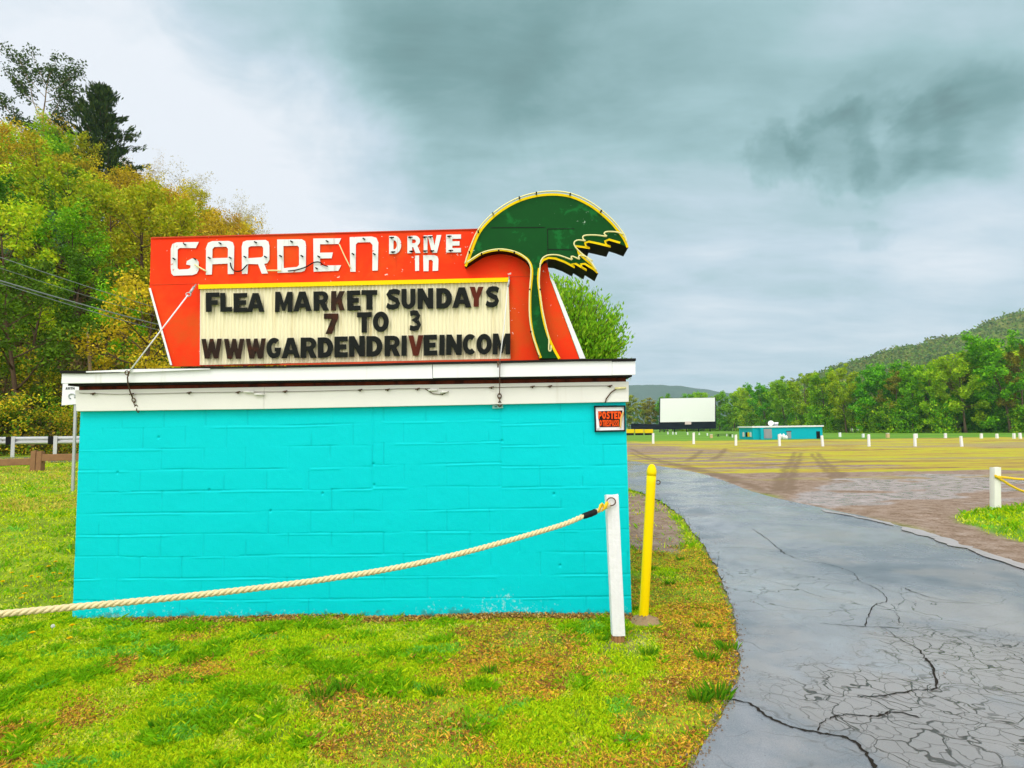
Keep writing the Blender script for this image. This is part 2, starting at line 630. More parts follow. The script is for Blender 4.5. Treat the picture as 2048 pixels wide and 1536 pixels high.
def pdist(poly, x, y, closed=True):
    x = np.asarray(x, float); y = np.asarray(y, float)
    d = np.full(x.shape, 1e9)
    n = len(poly)
    for i in range(n if closed else n - 1):
        x1, y1 = poly[i]; x2, y2 = poly[(i + 1) % n]
        dx, dy = x2 - x1, y2 - y1
        t = np.clip(((x - x1) * dx + (y - y1) * dy) / (dx * dx + dy * dy + 1e-12), 0, 1)
        d = np.minimum(d, np.hypot(x - x1 - t * dx, y - y1 - t * dy))
    return d


def sdf(poly, x, y):
    d = pdist(poly, x, y)
    return np.where(inside(poly, x, y), -d, d)


near_edge = [(1120, 955), (1200, 966), (1264, 981), (1300, 994), (1334, 1012), (1362, 1035), (1398, 1080), (1428, 1130), (1453, 1190), (1468, 1240),
             (1477, 1295), (1475, 1348), (1460, 1398), (1425, 1462), (1385, 1530), (1345, 1600), (1290, 1700)]
far_edge = [(1120, 905), (1200, 913), (1257, 922), (1310, 932), (1400, 948), (1470, 972), (1545, 996), (1630, 1014), (1740, 1038), (1850, 1070), (1950, 1102),
            (2048, 1134), (2200, 1190), (2400, 1262)]
near_w = [p.to_2d() for p in catmull([on_ground(*p) for p in near_edge], 5)]
far_w = [p.to_2d() for p in catmull([on_ground(*p) for p in far_edge], 5)]
DRIVE = [tuple(p) for p in near_w] + [(2.6, 0.6), (9.0, 0.6)] + [tuple(p) for p in reversed(far_w)]
DIRT = gpoly([(1120, 899), (1255, 884), (1330, 890), (1420, 899), (1500, 908), (1600, 921), (1720, 928), (1850, 935), (2048, 941), (2300, 948), (2600, 1010), (2500, 1320),
              (2048, 1140), (1850, 1075), (1640, 1018), (1470, 976), (1255, 928), (1120, 910)])
DIRT2 = gpoly([(1130, 1040), (1262, 985), (1300, 994), (1345, 1020), (1372, 1050), (1382, 1085), (1376, 1112), (1330, 1108), (1262, 1100), (1150, 1090)])
WETP = gpoly([(1560, 985), (1640, 960), (1760, 945), (1900, 948), (2060, 955), (2200, 975), (2150, 1002), (2000, 1005), (1880, 1008), (1800, 1018), (1700, 1020), (1600, 1005)])
GISLE = gpoly([(1885, 1026), (1930, 1016), (1990, 1012), (2060, 1008), (2250, 1015), (2500, 1060), (2500, 1180), (2250, 1120), (2120, 1098), (2048, 1086), (1960, 1064), (1905, 1046)])
BARE = gpoly([(1170, 1290), (1215, 1262), (1262, 1250), (1315, 1262), (1320, 1295), (1260, 1312), (1200, 1318)])


def zones(x, y):
    """surface kinds: dirt, yellow field, wet, green field  (0..1)"""
    wob = (fbm(x * .6, y * .6, 3, 11) - .5) * 2
    rr = np.hypot(x, y)
    s1 = sdf(DIRT, x, y) + wob * np.clip(.1 + .03 * rr, 0, 1.6)
    dirt = sm((.3 + .012 * rr - s1) / (.5 + .03 * rr))
    # yellow turf breaks through the mud in long streaks towards the field
    st = fbm(x * .07 + 3, y * .45, 4, 33)
    dirt = dirt * (1 - sm((st - .48) / .10) * sm((y - 17) / 8) * .95)
    st2 = fbm(x * .045 + 9, y * .2, 4, 53)
    dirt = np.maximum(dirt, .55 * sm((st2 - .53) / .06) * sm((y - 24) / 8) * sm((104 - y) / 20) * sm((x - .5) / 2))
    s2 = sdf(DIRT2, x, y) + wob * .22
    dirt = np.maximum(dirt, sm((.12 - s2) / .3))
    s3 = sdf(BARE, x, y) + wob * .12
    dirt = np.maximum(dirt, .62 * sm((.02 - s3) / .2))
    dirt = np.maximum(dirt, .72 * sm((.09 - sdf(DRIVE, x, y)) / .14) * (x > -1))
    s4 = sdf(GISLE, x, y) + wob * .35
    isle = sm((.1 - s4) / .35)
    dirt = dirt * (1 - isle)
    s5 = sdf(WETP, x, y) + wob * 1.1
    wet = sm((.2 - s5) / .9) * (1 - isle) * sm((fbm(x * .5, y * .9, 4, 8) - .36) / .12)
    fieldr = sm((x - .5) / 2) * sm((y - 14) / 5)
    yel = fieldr * (1 - isle) * (1 - sm((y + x * .12 - 112 + wob * 7) / 12))
    return dirt, yel, wet, np.maximum(isle, fieldr * sm((y + x * .12 - 112 + wob * 7) / 12))


def axis(lo, hi, c, d0, g):
    a = [c]
    while a[-1] < hi: a.append(a[-1] + d0 + g * abs(a[-1] - c))
    b = [c]
    while b[-1] > lo: b.append(b[-1] - d0 - g * abs(b[-1] - c))
    return np.array(sorted(set(b[1:] + a)))


def ground_mat():
    m = bpy.data.materials.new('ground_surface'); m.use_nodes = True
    T = NT(m.node_tree)
    p = T.n('ShaderNodeTexCoord').outputs['Object']
    a = T.n('ShaderNodeAttribute', attribute_name='zone')
    sc = T.n('ShaderNodeSeparateColor'); T.t.links.new(a.outputs['Color'], sc.inputs[0])
    wet0, yel0, dirt0 = sc.outputs[2], sc.outputs[1], sc.outputs[0]
    grn0 = a.outputs['Alpha']
    big = T.noise(p, .55, 5, .6)
    mid = T.noise(p, 3.5, 5, .65)
    fine = T.noise(p, 26, 5, .7)
    lawn = T.ramp(T.math('ADD', T.math('MULTIPLY', mid, .6), T.math('MULTIPLY', fine, .4)),
                  [(.30, (.06, .09, .006)), (.46, (.15, .22, .008)), (.56, (.27, .38, .010)), (.72, (.42, .44, .03))])
    mp = T.n('ShaderNodeMapping'); mp.inputs['Scale'].default_value = (.016, .075, 1)
    T.put(mp.inputs['Vector'], p)
    strk = T.noise(mp.outputs[0], 1.6, 8, .68, .5)
    b1 = T.sstep(T.noise(mp.outputs[0], 1.9, 3, .55, .6), .36, .64)
    m2 = T.n('ShaderNodeMapping'); m2.inputs['Scale'].default_value = (.16, .42, 1); T.put(m2.inputs['Vector'], p)
    b2 = T.sstep(T.noise(m2.outputs[0], 1.3, 4, .6, .4), .34, .66)
    b3 = T.sstep(T.noise(p, 1.6, 4, .65), .34, .66)
    fv = T.math('ADD', T.math('MULTIPLY', b1, .48), T.math('ADD', T.math('MULTIPLY', b2, .34), T.math('MULTIPLY', b3, .18)))
    field = T.ramp(fv, [(.10, (.20, .13, .055)), (.26, (.36, .25, .05)), (.38, (.44, .33, .03)), (.50, (.40, .38, .014)), (.60, (.48, .42, .022)), (.70, (.30, .34, .018)), (.82, (.48, .32, .03)), (.93, (.30, .20, .07))])
    turf = T.ramp(T.math('ADD', T.math('MULTIPLY', strk, .6), T.math('MULTIPLY', fine, .4)),
                  [(.32, (.05, .15, .008)), (.5, (.11, .27, .01)), (.65, (.24, .38, .015))])
    soil = T.ramp(T.math('ADD', T.math('MULTIPLY', mid, .5), T.math('MULTIPLY', fine, .5)),
                  [(.30, (.09, .055, .03)), (.43, (.20, .13, .085)), (.52, (.30, .215, .16)), (.60, (.36, .28, .23)), (.72, (.48, .41, .37))])
    wetc = T.ramp(T.math('ADD', T.math('MULTIPLY', mid, .6), T.math('MULTIPLY', fine, .4)),
                  [(.36, (.17, .12, .10)), (.50, (.33, .27, .25)), (.62, (.46, .41, .41)), (.75, (.55, .50, .50))])

    def edge(fac, w=.5):
        return T.sstep(T.math('ADD', fac, T.math('MULTIPLY', T.math('SUBTRACT', T.math('ADD', T.math('MULTIPLY', mid, .5), T.math('MULTIPLY', fine, .5)), .5), 1.1)), .5 - w / 2, .5 + w / 2)
    fy, fd, fw, fg = edge(yel0), edge(dirt0, .95), edge(wet0, .7), edge(grn0)
    col = T.mix(fy, lawn, field)
    col = T.mix(fg, col, turf)
    col = T.mix(fd, col, soil)
    trk = None
    for (a_, b_, hw) in [((1548, 988), (1590, 903), .16), ((1574, 990), (1602, 905), .13), ((1706, 986), (1634, 904), .15), ((1688, 988), (1622, 906), .12),
                         ((1372, 922), (1404, 900), .22), ((1424, 920), (1452, 896), .22), ((1262, 897), (1500, 968), .20), ((1262, 906), (1560, 990), .16), ((1380, 905), (1660, 918), .2), ((1500, 905), (1760, 925), .2)]:
        A = on_ground(*a_); B = on_ground(*b_)
        dv = Vector((B.x - A.x, B.y - A.y, 0)); L = dv.length; dv /= L
        q = T.vmath('SUBTRACT', p, (A.x, A.y, 0))
        al = T.vmath('DOT_PRODUCT', q, tuple(dv)); ac = T.math('ABSOLUTE', T.math('ADD', T.vmath('DOT_PRODUCT', q, (-dv.y, dv.x, 0)), T.math('MULTIPLY', T.math('SUBTRACT', big, .5), .9)))
        k = T.math('MULTIPLY', T.sstep(ac, hw * 1.9, hw * .5), T.math('MULTIPLY', T.sstep(al, -.4, 1.2), T.sstep(al, L + .6, L - 3)))
        trk = k if trk is None else T.math('MAXIMUM', trk, k)
    trk = T.math('MULTIPLY', trk, T.sstep(T.math('ADD', T.math('MULTIPLY', mid, .5), T.math('MULTIPLY', fine, .5)), .40, .52))
    col = T.mix(T.math('MULTIPLY', trk, .68), col, (.15, .095, .05))
    col = T.mix(fw, col, wetc)
    b = T.n('ShaderNodeBsdfPrincipled')
    T.put(b.inputs['Base Color'], col)
    pud = T.math('MULTIPLY', fw, T.sstep(mid, .52, .44))
    T.put(b.inputs['Roughness'], T.math('SUBTRACT', .95, T.math('ADD', T.math('MULTIPLY', fw, .35), T.math('MULTIPLY', pud, .45))))
    b.inputs['Specular IOR Level'].default_value = .3
    bn = T.n('ShaderNodeBump'); bn.inputs['Strength'].default_value = .6; bn.inputs['Distance'].default_value = .05
    T.put(bn.inputs['Height'], T.math('MULTIPLY', T.math('ADD', T.math('MULTIPLY', mid, .5), fine), T.math('SUBTRACT', 1.0, T.math('MULTIPLY', pud, .9))))
    T.t.links.new(bn.outputs[0], b.inputs['Normal'])
    o = T.n('ShaderNodeOutputMaterial'); T.t.links.new(b.outputs[0], o.inputs[0])
    return m


m_ground = ground_mat()
m_litter = pmat('forest_floor', (.13, .085, .04), .95, .5, .5, .5, 3, stain=((.12, .15, .02), .25, .45, .6))


def build_ground():
    xs = axis(-2600, 2900, 1.5, .10, .022)
    ys = axis(-8, 3700, 5.0, .10, .022)
    X, Y = np.meshgrid(xs, ys)
    Z = gz(X, Y)
    # the driveway lies in a shallow cut of the ground
    d = sdf(DRIVE, X, Y)
    dirt, yel, wet, grn = zones(X, Y)
    rut = (fbm(X * 1.2, Y * 1.2, 4, 71) - .5) * .12 * dirt * (1 - wet) * sm((Y - 8) / 4)
    Z = Z + rut - .012 * sm((.15 - d) / .25) * (d < .3) - .06 * sm((-d - .15) / .7)
    nx, ny = len(xs), len(ys)
    idx = np.arange(nx * ny).reshape(ny, nx)
    F = np.stack([idx[:-1, :-1], idx[:-1, 1:], idx[1:, 1:], idx[1:, :-1]], -1).reshape(-1, 4)
    V = np.stack([X, Y, Z], -1).reshape(-1, 3)
    A = np.stack([dirt, yel, wet, grn], -1).reshape(-1, 4)
    o = np_mesh('ground', V, F, [m_ground, m_litter], attr={'zone': A}, domain='POINT', smooth=True)
    fx = V[F].mean(1)
    az = np.degrees(np.arctan2(fx[:, 0], np.maximum(fx[:, 1], .01)))
    mi = ((np.hypot(fx[:, 0], fx[:, 1]) > 36.5) & (az < -3) & (fx[:, 1] > 8)).astype(np.int32)
    o.data.polygons.foreach_set('material_index', mi)
    tag(o, kind='structure')


build_ground()


def drive_mat():
    m = bpy.data.materials.new('wet_asphalt'); m.use_nodes = True
    T = NT(m.node_tree)
    p = T.n('ShaderNodeTexCoord').outputs['Object']
    big = T.noise(p, .5, 4, .6, .4)
    mid = T.noise(p, 2.2, 5, .65, .5)
    fine = T.noise(p, 130, 3, .7)
    v = T.math('ADD', T.math('MULTIPLY', big, .6), T.math('ADD', T.math('MULTIPLY', mid, .26), T.math('MULTIPLY', fine, .22)))
    v = T.math('SUBTRACT', v, .04)
    col = T.ramp(v, [(.36, (.095, .115, .14)), (.45, (.165, .182, .212)), (.52, (.24, .24, .265)), (.60, (.285, .30, .33)), (.70, (.42, .41, .42))])
    # alligator cracking in the worn wheel area near the camera's right
    wob = T.noise(p, 2.4, 3, .5, out='Color')
    q = T.vmath('ADD', p, T.vmath('SCALE', T.vmath('SUBTRACT', wob, (.5, .5, .5)), scale=.55))

    def net(scale, wd):
        vo = T.n('ShaderNodeTexVoronoi', feature='DISTANCE_TO_EDGE')
        T.put(vo.inputs['Vector'], q); vo.inputs['Scale'].default_value = scale
        return T.sstep(vo.outputs['Distance'], wd, wd * .35)
    c1 = on_ground(1840, 1440); c2 = on_ground(1700, 1180); c3 = on_ground(1980, 1330)
    dn = T.math('MULTIPLY', T.math('SUBTRACT', mid, .5), 1.6)

    def reg(c, r0, r1):
        dd = T.math('ADD', T.vmath('DISTANCE', p, tuple(c)), dn)
        return T.sstep(dd, r1, r0)
    r1 = T.math('MAXIMUM', reg(c1, .45, 1.0), reg(c3, .4, 1.0))
    crk = T.math('MULTIPLY', T.math('MAXIMUM', net(3.6, .022), T.math('MULTIPLY', net(7.5, .035), .6)), r1)
    crk = T.math('MAXIMUM', crk, T.math('MULTIPLY', net(1.5, .008), T.math('MULTIPLY', reg(c2, .7, 1.9), T.sstep(big, .46, .58))))
    worn = T.math('MAXIMUM', r1, T.math('MULTIPLY', T.sstep(T.noise(p, .8, 4, .6), .5, .62), .7))
    col = T.mix(T.math('MULTIPLY', worn, .55), col, (.33, .29, .27))
    col = T.mix(crk, col, (.035, .026, .018))
    # faint drawn-out cracks and dark specks over the whole surface
    ms = T.n('ShaderNodeMapping'); ms.inputs['Rotation'].default_value = (0, 0, R(24)); ms.inputs['Scale'].default_value = (.55, 1.9, 1)
    T.put(ms.inputs['Vector'], q)
    v2 = T.n('ShaderNodeTexVoronoi', feature='DISTANCE_TO_EDGE'); T.put(v2.inputs['Vector'], ms.outputs[0]); v2.inputs['Scale'].default_value = 1.7
    fc = T.math('MULTIPLY', T.sstep(v2.outputs['Distance'], .022, .004), T.sstep(T.noise(p, 1.1, 4, .6), .47, .60, 0, .55))
    col = T.mix(fc, col, (.07, .06, .055))
    spk = T.sstep(T.noise(p, 38, 2, .5), .70, .76, 0, .6)
    col = T.mix(spk, col, (.05, .05, .055))
    wetm = T.sstep(T.math('ADD', big, T.math('MULTIPLY', mid, .3)), .52, .72)
    b = T.n('ShaderNodeBsdfPrincipled')
    T.put(b.inputs['Base Color'], col)
    T.put(b.inputs['Roughness'], T.math('SUBTRACT', .34, T.math('MULTIPLY', wetm, .27)))
    b.inputs['Specular IOR Level'].default_value = .9
    bn = T.n('ShaderNodeBump'); bn.inputs['Strength'].default_value = .5; bn.inputs['Distance'].default_value = .004
    T.put(bn.inputs['Height'], T.math('SUBTRACT', T.math('ADD', fine, T.math('MULTIPLY', mid, 1.2)), T.math('MULTIPLY', crk, 3.0)))
    T.t.links.new(bn.outputs[0], b.inputs['Normal'])
    o = T.n('ShaderNodeOutputMaterial'); T.t.links.new(b.outputs[0], o.inputs[0])
    return m


m_drive = drive_mat()
m_crack = pmat('crack_dirt', (.022, .018, .014), .9, .4, 30)


def build_drive():
    # grid clipped to the driveway outline, ragged at its edges
    n = len(near_w)
    A = [Vector((p[0], p[1])) for p in near_w] + [Vector((2.6, .6))]
    B = [Vector((p[0], p[1])) for p in far_w] + [Vector((14, 4.0)), Vector((12, .6))]

    def resample(P, k):
        d = [0]
        for i in range(1, len(P)): d.append(d[-1] + (P[i] - P[i - 1]).length)
        out = []
        for s in np.linspace(0, d[-1], k):
            i = int(np.searchsorted(d, s)); i = min(max(i, 1), len(P) - 1)
            t = (s - d[i - 1]) / max(d[i] - d[i - 1], 1e-9)
            out.append(P[i - 1].lerp(P[i], t))
        return out
    K, J = 220, 40
    A = resample(A, K); B = resample(B, K)
    V = []
    for i in range(K):
        s = Vector((0, 0))
        tn = (A[min(i + 1, K - 1)] - A[max(i - 1, 0)])
        nrm = Vector((-tn.y, tn.x)).normalized()
        ragA = (fbm(i * .35, 1.5, 3, 3) - .5) * .10
        ragB = (fbm(i * .3, 7.5, 3, 4) - .5) * .9
        for j in range(J):
            t = j / (J - 1)
            p = A[i].lerp(B[i], t)
            p = p + nrm * (ragA * max(0, 1 - t * 6)) + Vector((0, 1)) * (ragB * max(0, t * 6 - 5))
            V.append((p.x, p.y))
    V = np.array(V)
    Z = gz(V[:, 0], V[:, 1]) + .006 + .0010 * np.hypot(V[:, 0], V[:, 1])
    V = np.column_stack([V, Z])
    idx = np.arange(K * J).reshape(K, J)
    F = np.stack([idx[:-1, :-1], idx[1:, :-1], idx[1:, 1:], idx[:-1, 1:]], -1).reshape(-1, 4)
    o = np_mesh('driveway', V, F, m_drive, smooth=True)
    tag(o, kind='structure')
    # long open cracks
    mb = MB()
    rnd = random.Random(4)

    def crack(px, w0, w1):
        P = catmull([on_ground(*q) for q in px], 8)
        L = []; Rr = []
        for i, p in enumerate(P):
            d = P[min(i + 1, len(P) - 1)] - P[max(i - 1, 0)]
            nn = Vector((-d.y, d.x, 0)).normalized()
            w = w0 + (w1 - w0) * i / len(P)
            w *= .5 + rnd.random()
            j = nn * rnd.uniform(-.008, .008)
            z = gz1(p.x, p.y) + .0105 + .0010 * math.hypot(p.x, p.y)
            a = p + nn * w / 2 + j; b = p - nn * w / 2 + j
            L.append((a.x, a.y, z)); Rr.append((b.x, b.y, z))
        k = len(P)
        mb.add(L + Rr, [(i, i + 1, k + i + 1, k + i) for i in range(k - 1)])
    crack([(1457, 1402), (1500, 1412), (1540, 1440), (1590, 1460), (1640, 1470), (1700, 1484), (1740, 1520), (1760, 1560)], .014, .02)
    crack([(1635, 1466), (1650, 1445), (1690, 1434), (1745, 1437), (1790, 1428), (1840, 1440)], .006, .012)
    crack([(1715, 1396), (1760, 1396), (1830, 1385), (1872, 1380), (1868, 1345), (1850, 1320)], .008, .016)
    crack([(1850, 1320), (1835, 1300), (1800, 1282), (1770, 1260)], .010, .003)
    crack([(1640, 1250), (1700, 1255), (1760, 1258), (1800, 1260)], .006, .010)
    crack([(1730, 1255), (1740, 1230), (1752, 1212), (1775, 1205), (1760, 1185), (1730, 1170), (1700, 1160)], .009, .003)
    crack([(1752, 1212), (1790, 1228), (1800, 1250)], .006, .005)
    crack([(1385, 1098), (1440, 1098), (1500, 1098), (1560, 1104)], .008, .004)
    crack([(1560, 1104), (1600, 1122), (1650, 1130), (1700, 1145), (1720, 1165)], .008, .004)
    crack([(1505, 1060), (1540, 1085), (1570, 1110)], .006, .012)
    crack([(1810, 1180), (1850, 1195), (1900, 1205), (1960, 1212)], .010, .004)
    o = mb.build('pavement_cracks', m_crack)
    tag(o, kind='structure')


build_drive()

# road beyond the left lawn
def build_road():
    V = []; xs = np.linspace(-46, -2.5, 80)
    for x in xs:
        yc = 23.0 + (x + 20) * -.03
        for k, dy in enumerate((-1.7, 1.7)):
            V.append((x, yc + dy, gz1(x, yc + dy) + .015))
    F = [(2 * i, 2 * i + 2, 2 * i + 3, 2 * i + 1) for i in range(len(xs) - 1)]
    mt = pmat('road_asphalt', (.13, .115, .10), .8, .2, 3, .3, 40)
    tag(np_mesh('road', V, F, mt), kind='structure')


build_road()



def ground_strip(name, px, w0, w1, mat, lift, seed, rag=.25, k=10):
    P = catmull([on_ground(*q) for q in px], k)
    rr = random.Random(seed)
    n = len(P); L = []; Rt = []
    for i, p in enumerate(P):
        d = P[min(i + 1, n - 1)] - P[max(i - 1, 0)]
        nn = Vector((-d.y, d.x, 0)).normalized()
        t = i / (n - 1)
        w = (w0 + (w1 - w0) * t) * min(1, 5 * t + .02, 5 * (1 - t) + .02)
        a = p + nn * w / 2 * (1 + rag * 2.2 * (float(fbm(i * .23, 1.3, 3, seed)) - .5)); b = p - nn * w / 2 * (1 + rag * 3 * (float(fbm(i * .19, 5.3, 3, seed + 1)) - .5))
        L.append((a.x, a.y, gz1(a.x, a.y) + lift)); Rt.append((b.x, b.y, gz1(b.x, b.y) + lift))
    mb = MB(); mb.add(L + Rt, [(i, i + 1, n + i + 1, n + i) for i in range(n - 1)], 0, True)
    o = mb.build(name, mat); tag(o, kind='structure')
    return o


m_water = pmat('puddle_water', (.36, .32, .32), .32, .25, 3, .5, 6, spec=.6)
for q, (pts, w) in enumerate([([(1640, 1021), (1690, 1031), (1745, 1043), (1790, 1055)], .15), ([(1800, 1056), (1850, 1072), (1900, 1089), (1940, 1101)], .22), ([(1930, 1096), (1985, 1116), (2060, 1141), (2150, 1175)], .16)]):
    ground_strip('puddle', pts, w, w, m_water, .03, 20 + q, 1.0)

# ------------------------------------------------------------------ the block building
WK = 0.0215
WN = Vector((WK, 1, 0)).normalized()            # into the building
WU = Vector((1, -WK, 0)).normalized()           # along the front wall


def W(px, py, off=0.0):
    """point seen at (px, py) on the plane parallel to the front wall, off metres behind it"""
    return on_plane(px, py, Vector((0, 5.70, 0)) + WN * off, WN)


bl = W(145, 1226); br = W(1263, 1213)
wall_o = Vector((bl.x, bl.y, 0))
LW = (Vector((br.x, br.y, 0)) - wall_o).length
WRZ = math.atan2(-WK, 1)


def LP(u, v, z):
    """building coordinates (along, behind, up) to world"""
    return wall_o + WU * u + WN * v + Vector((0, 0, z))


def up_of(px, py, off=0.0):
    p = W(px, py, off)
    q = p - wall_o
    return q.dot(WU), p.z


bld = thing('block_building', wall_o + WU * LW / 2, 'turquoise painted concrete block building with white fascia under the red sign', 'building', rz=WRZ)
DEPTH = 4.2
WTOP = 2.30


def build_wall():
    nu, nz = 680, 350
    us = np.linspace(0, LW, nu); zs = np.linspace(-.12, WTOP, nz)
    U, Z = np.meshgrid(us, zs)
    uj1 = up_of(746, 950)[0]; uj2 = up_of(1003, 950)[0]
    pan = (U > uj1).astype(int) + (U > uj2).astype(int)
    wav = (fbm(U * 1.5, Z * 2, 3, 2) - .5) * .012
    Zs = Z + wav - np.where(pan == 1, .022, 0) * sm((Z - .9) / .5) + np.where(pan == 2, .02, 0) * sm((Z - 1.0) / .6)
    kc = np.floor((Zs - .161) / .2032)
    zr = (Zs - .161) - kc * .2032
    dz = np.minimum(zr, .2032 - zr)
    below = np.where(zr > .1, .2032 - zr, 9)           # just under a joint
    off = np.where(kc % 2 == 0, 0.0, .2032) + np.where(pan == 1, .09, 0) + np.where(pan == 2, .15, 0)
    Us = U + (vnoise(kc * 1.3, pan * 3.1, 6) - .5) * .03
    ku = np.floor((Us - off) / .4064)
    ur = (Us - off) - ku * .4064
    du = np.minimum(ur, .4064 - ur)
    sz = sm((fbm(U * 1.9 + kc * 7.7, kc * 3.3, 3, 21) - .40) / .28)
    su = sm((vnoise(ku * 5.1 + kc * 2.3 + .5, kc * 4.7 + .5, 31) - .30) / .4) * sm((fbm(U * 3, Z * 5, 2, 9) - .3) / .2)
    D = -.0062 * sz * np.exp(-(dz / .0075) ** 2) - .0055 * su * np.exp(-(du / .0075) ** 2)
    lip = sm((fbm(U * 2.3 + kc * 5.1, kc * 1.7, 3, 41) - .52) / .12)
    D = D + .0045 * lip * np.exp(-((below - .014) / .006) ** 2)
    D = D + (vnoise(ku + .5, kc + .5, 51) - .5) * .003
    D = D + (fbm(U * 9, Z * 9, 4, 61) - .5) * .004
    for uj in (uj1, uj2):
        D = D - .008 * np.exp(-((U - uj - (fbm(Z * 3, 0 * Z, 2, 3) - .5) * .02) / .007) ** 2) * sm((vnoise(Z * 3, 0 * Z + uj, 5) - .15) / .2) * sm((Z - .7) / .3)
    # a few holes in the joints
    for px, py in [(541, 1022), (747, 928), (645, 987), (748, 970), (418, 980), (1108, 988), (1120, 1131), (1004, 882), (235, 945), (317, 875)]:
        u, z = up_of(px, py)
        D = D - .02 * np.exp(-(((U - u) / .008) ** 2 + ((Z - z) / .011) ** 2))
    D[0, :] = 0; D[-1, :] = 0
    P = np.array(wall_o) + U[..., None] * np.array(WU) - D[..., None] * np.array(WN) + Z[..., None] * np.array((0, 0, 1.0))
    V = P.reshape(-1, 3)
    idx = np.arange(nu * nz).reshape(nz, nu)
    F = np.stack([idx[:-1, :-1], idx[:-1, 1:], idx[1:, 1:], idx[1:, :-1]], -1).reshape(-1, 4)
    # side and back walls close the box
    b = len(V)
    ex = [LP(0, .002, -.12), LP(LW, .002, -.12), LP(LW, DEPTH, -.12), LP(0, DEPTH, -.12), LP(0, .002, WTOP), LP(LW, .002, WTOP), LP(LW, DEPTH, WTOP), LP(0, DEPTH, WTOP)]
    V = np.vstack([V, np.array([tuple(p) for p in ex])])
    F = np.vstack([F, np.array([(1, 2, 6, 5), (2, 3, 7, 6), (3, 0, 4, 7), (4, 5, 6, 7)]) + b])
    J = sz * np.exp(-((dz - .001) / .0055) ** 2) * sm((vnoise(U * 7, kc * 2.1, 14) - .1) / .5) + .8 * su * np.exp(-(du / .0055) ** 2)
    J = np.clip(J, 0, 1).reshape(-1)
    A = np.zeros((len(V), 4)); A[:len(J), 0] = J; A[:, 3] = 1
    np_mesh('wall', V, F, m_wall, bld, smooth=True, attr={'joint': A}, domain='POINT')


build_wall()
OV = .15                                                       # overhang of the roof edge


def quad_board(mb, c, off0, off1, mi=0):
    """board on a wall-parallel plane from 4 pixel corners (tl, tr, br, bl), off0 in front, off1 behind"""
    tl, tr, br_, bl_ = [W(p[0], p[1], off0) for p in c]
    k = WN * (off1 - off0)
    mb.hexa([bl_, br_, br_ + k, bl_ + k, tl, tr, tr + k, tl + k], mi)


# roof edge: three fascia boards meeting end to end
for c in ([(124, 744), (864, 728), (865, 757), (122.5, 767)], [(865.2, 727), (1224, 721), (1224, 750.5), (866, 756)], [(1224.3, 723.5), (1271, 722.5), (1271, 749.5), (1224.3, 750.3)]):
    mb = MB(); quad_board(mb, c, -OV, -OV + .022)
    mb.build('fascia', m_white, bld, bevel=.003)
# roof deck with its dark felt edge, buckled on the left
mb = MB()
prof = [(120, 741), (170, 741.5), (235, 739.5), (262, 736), (300, 737.5), (420, 734), (560, 732.5), (700, 728), (860, 724), (1000, 721.5), (1150, 718), (1272, 716.5)]
fr = [W(x, y, -OV - .02) for x, y in prof]
fb = []
for i, (x, y) in enumerate(prof):
    th = 5.5 if x < 240 else (3.0 if x < 600 else 4.5)
    fb.append(W(x, y + th, -OV - .02))
k = WN * (DEPTH + OV + .15)
n = len(prof)
vs = fr + fb + [p + k for p in fr] + [p + k for p in fb]
fs = []
for i in range(n - 1):
    fs += [(i, i + 1, n + i + 1, n + i), (2 * n + i, 3 * n + i, 3 * n + i + 1, 2 * n + i + 1), (i, 2 * n + i, 2 * n + i + 1, i + 1), (n + i, n + i + 1, 3 * n + i + 1, 3 * n + i)]
fs += [(0, n, 3 * n, 2 * n), (n - 1, 2 * n + n - 1, 3 * n + n - 1, 2 * n - 1)]
mb.add(vs, fs)
roof = mb.build('roof', m_tar, bld)
mb = MB()
zb = W(700, 762, -OV).z
zt = zb + .10
mb.hexa([LP(-.035, -OV + .024, zb), LP(LW + .045, -OV + .024, zb), LP(LW + .045, DEPTH + .1, zb), LP(-.035, DEPTH + .1, zb),
         LP(-.035, -OV + .024, zt), LP(LW + .045, -OV + .024, zt), LP(LW + .045, DEPTH + .1, zt), LP(-.035, DEPTH + .1, zt)])
mb.build('soffit', m_tar, bld)
mb = MB(); quad_board(mb, [(238, 738.6), (262, 735.4), (262, 738.0), (300, 738.6)][:0] or [(172, 742.6), (262, 738.2), (262, 743.5), (172, 745)], -OV - .028, -OV - .022)
mb.build('drip_flashing', m_white, roof); mb = MB()
quad_board(mb, [(262.5, 738.2), (420, 737.0), (420, 738.5), (262.5, 745)], -OV - .028, -OV - .022)
mb.build('drip_flashing', m_white, roof)
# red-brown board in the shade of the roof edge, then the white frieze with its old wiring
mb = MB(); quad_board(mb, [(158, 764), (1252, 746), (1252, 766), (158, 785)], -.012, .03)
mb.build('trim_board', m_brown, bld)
mb = MB(); quad_board(mb, [(150, 780.5), (528, 774), (527.5, 817.8), (152.5, 822.5)], -.055, .0)
mb.build('frieze_board', m_frieze, bld, bevel=.003)
mb = MB(); quad_board(mb, [(528.4, 774), (1257.5, 763), (1257.5, 803.5), (527.9, 817.8)], -.055, .0)
fz = mb.build('frieze_board', m_frieze, bld, bevel=.003)
mb = MB()
wr = [(158, 786), (230, 788.5), (300, 787.5), (380, 785.5), (480, 784), (560, 783.5), (640, 782), (720, 780), (800, 777.5), (860, 777)]
mb.tube([W(x, y, -.065) for x, y in wr], .0022, 5)
mb.build('neon_wire', m_rust, bld); mb = MB()
wr = [(878, 776.5), (940, 775.5), (1010, 774.5), (1090, 773), (1160, 772), (1225, 771.5)]
mb.tube([W(x, y, -.065) for x, y in wr], .0022, 5)
mb.build('neon_wire', m_rust, bld); mb = MB()
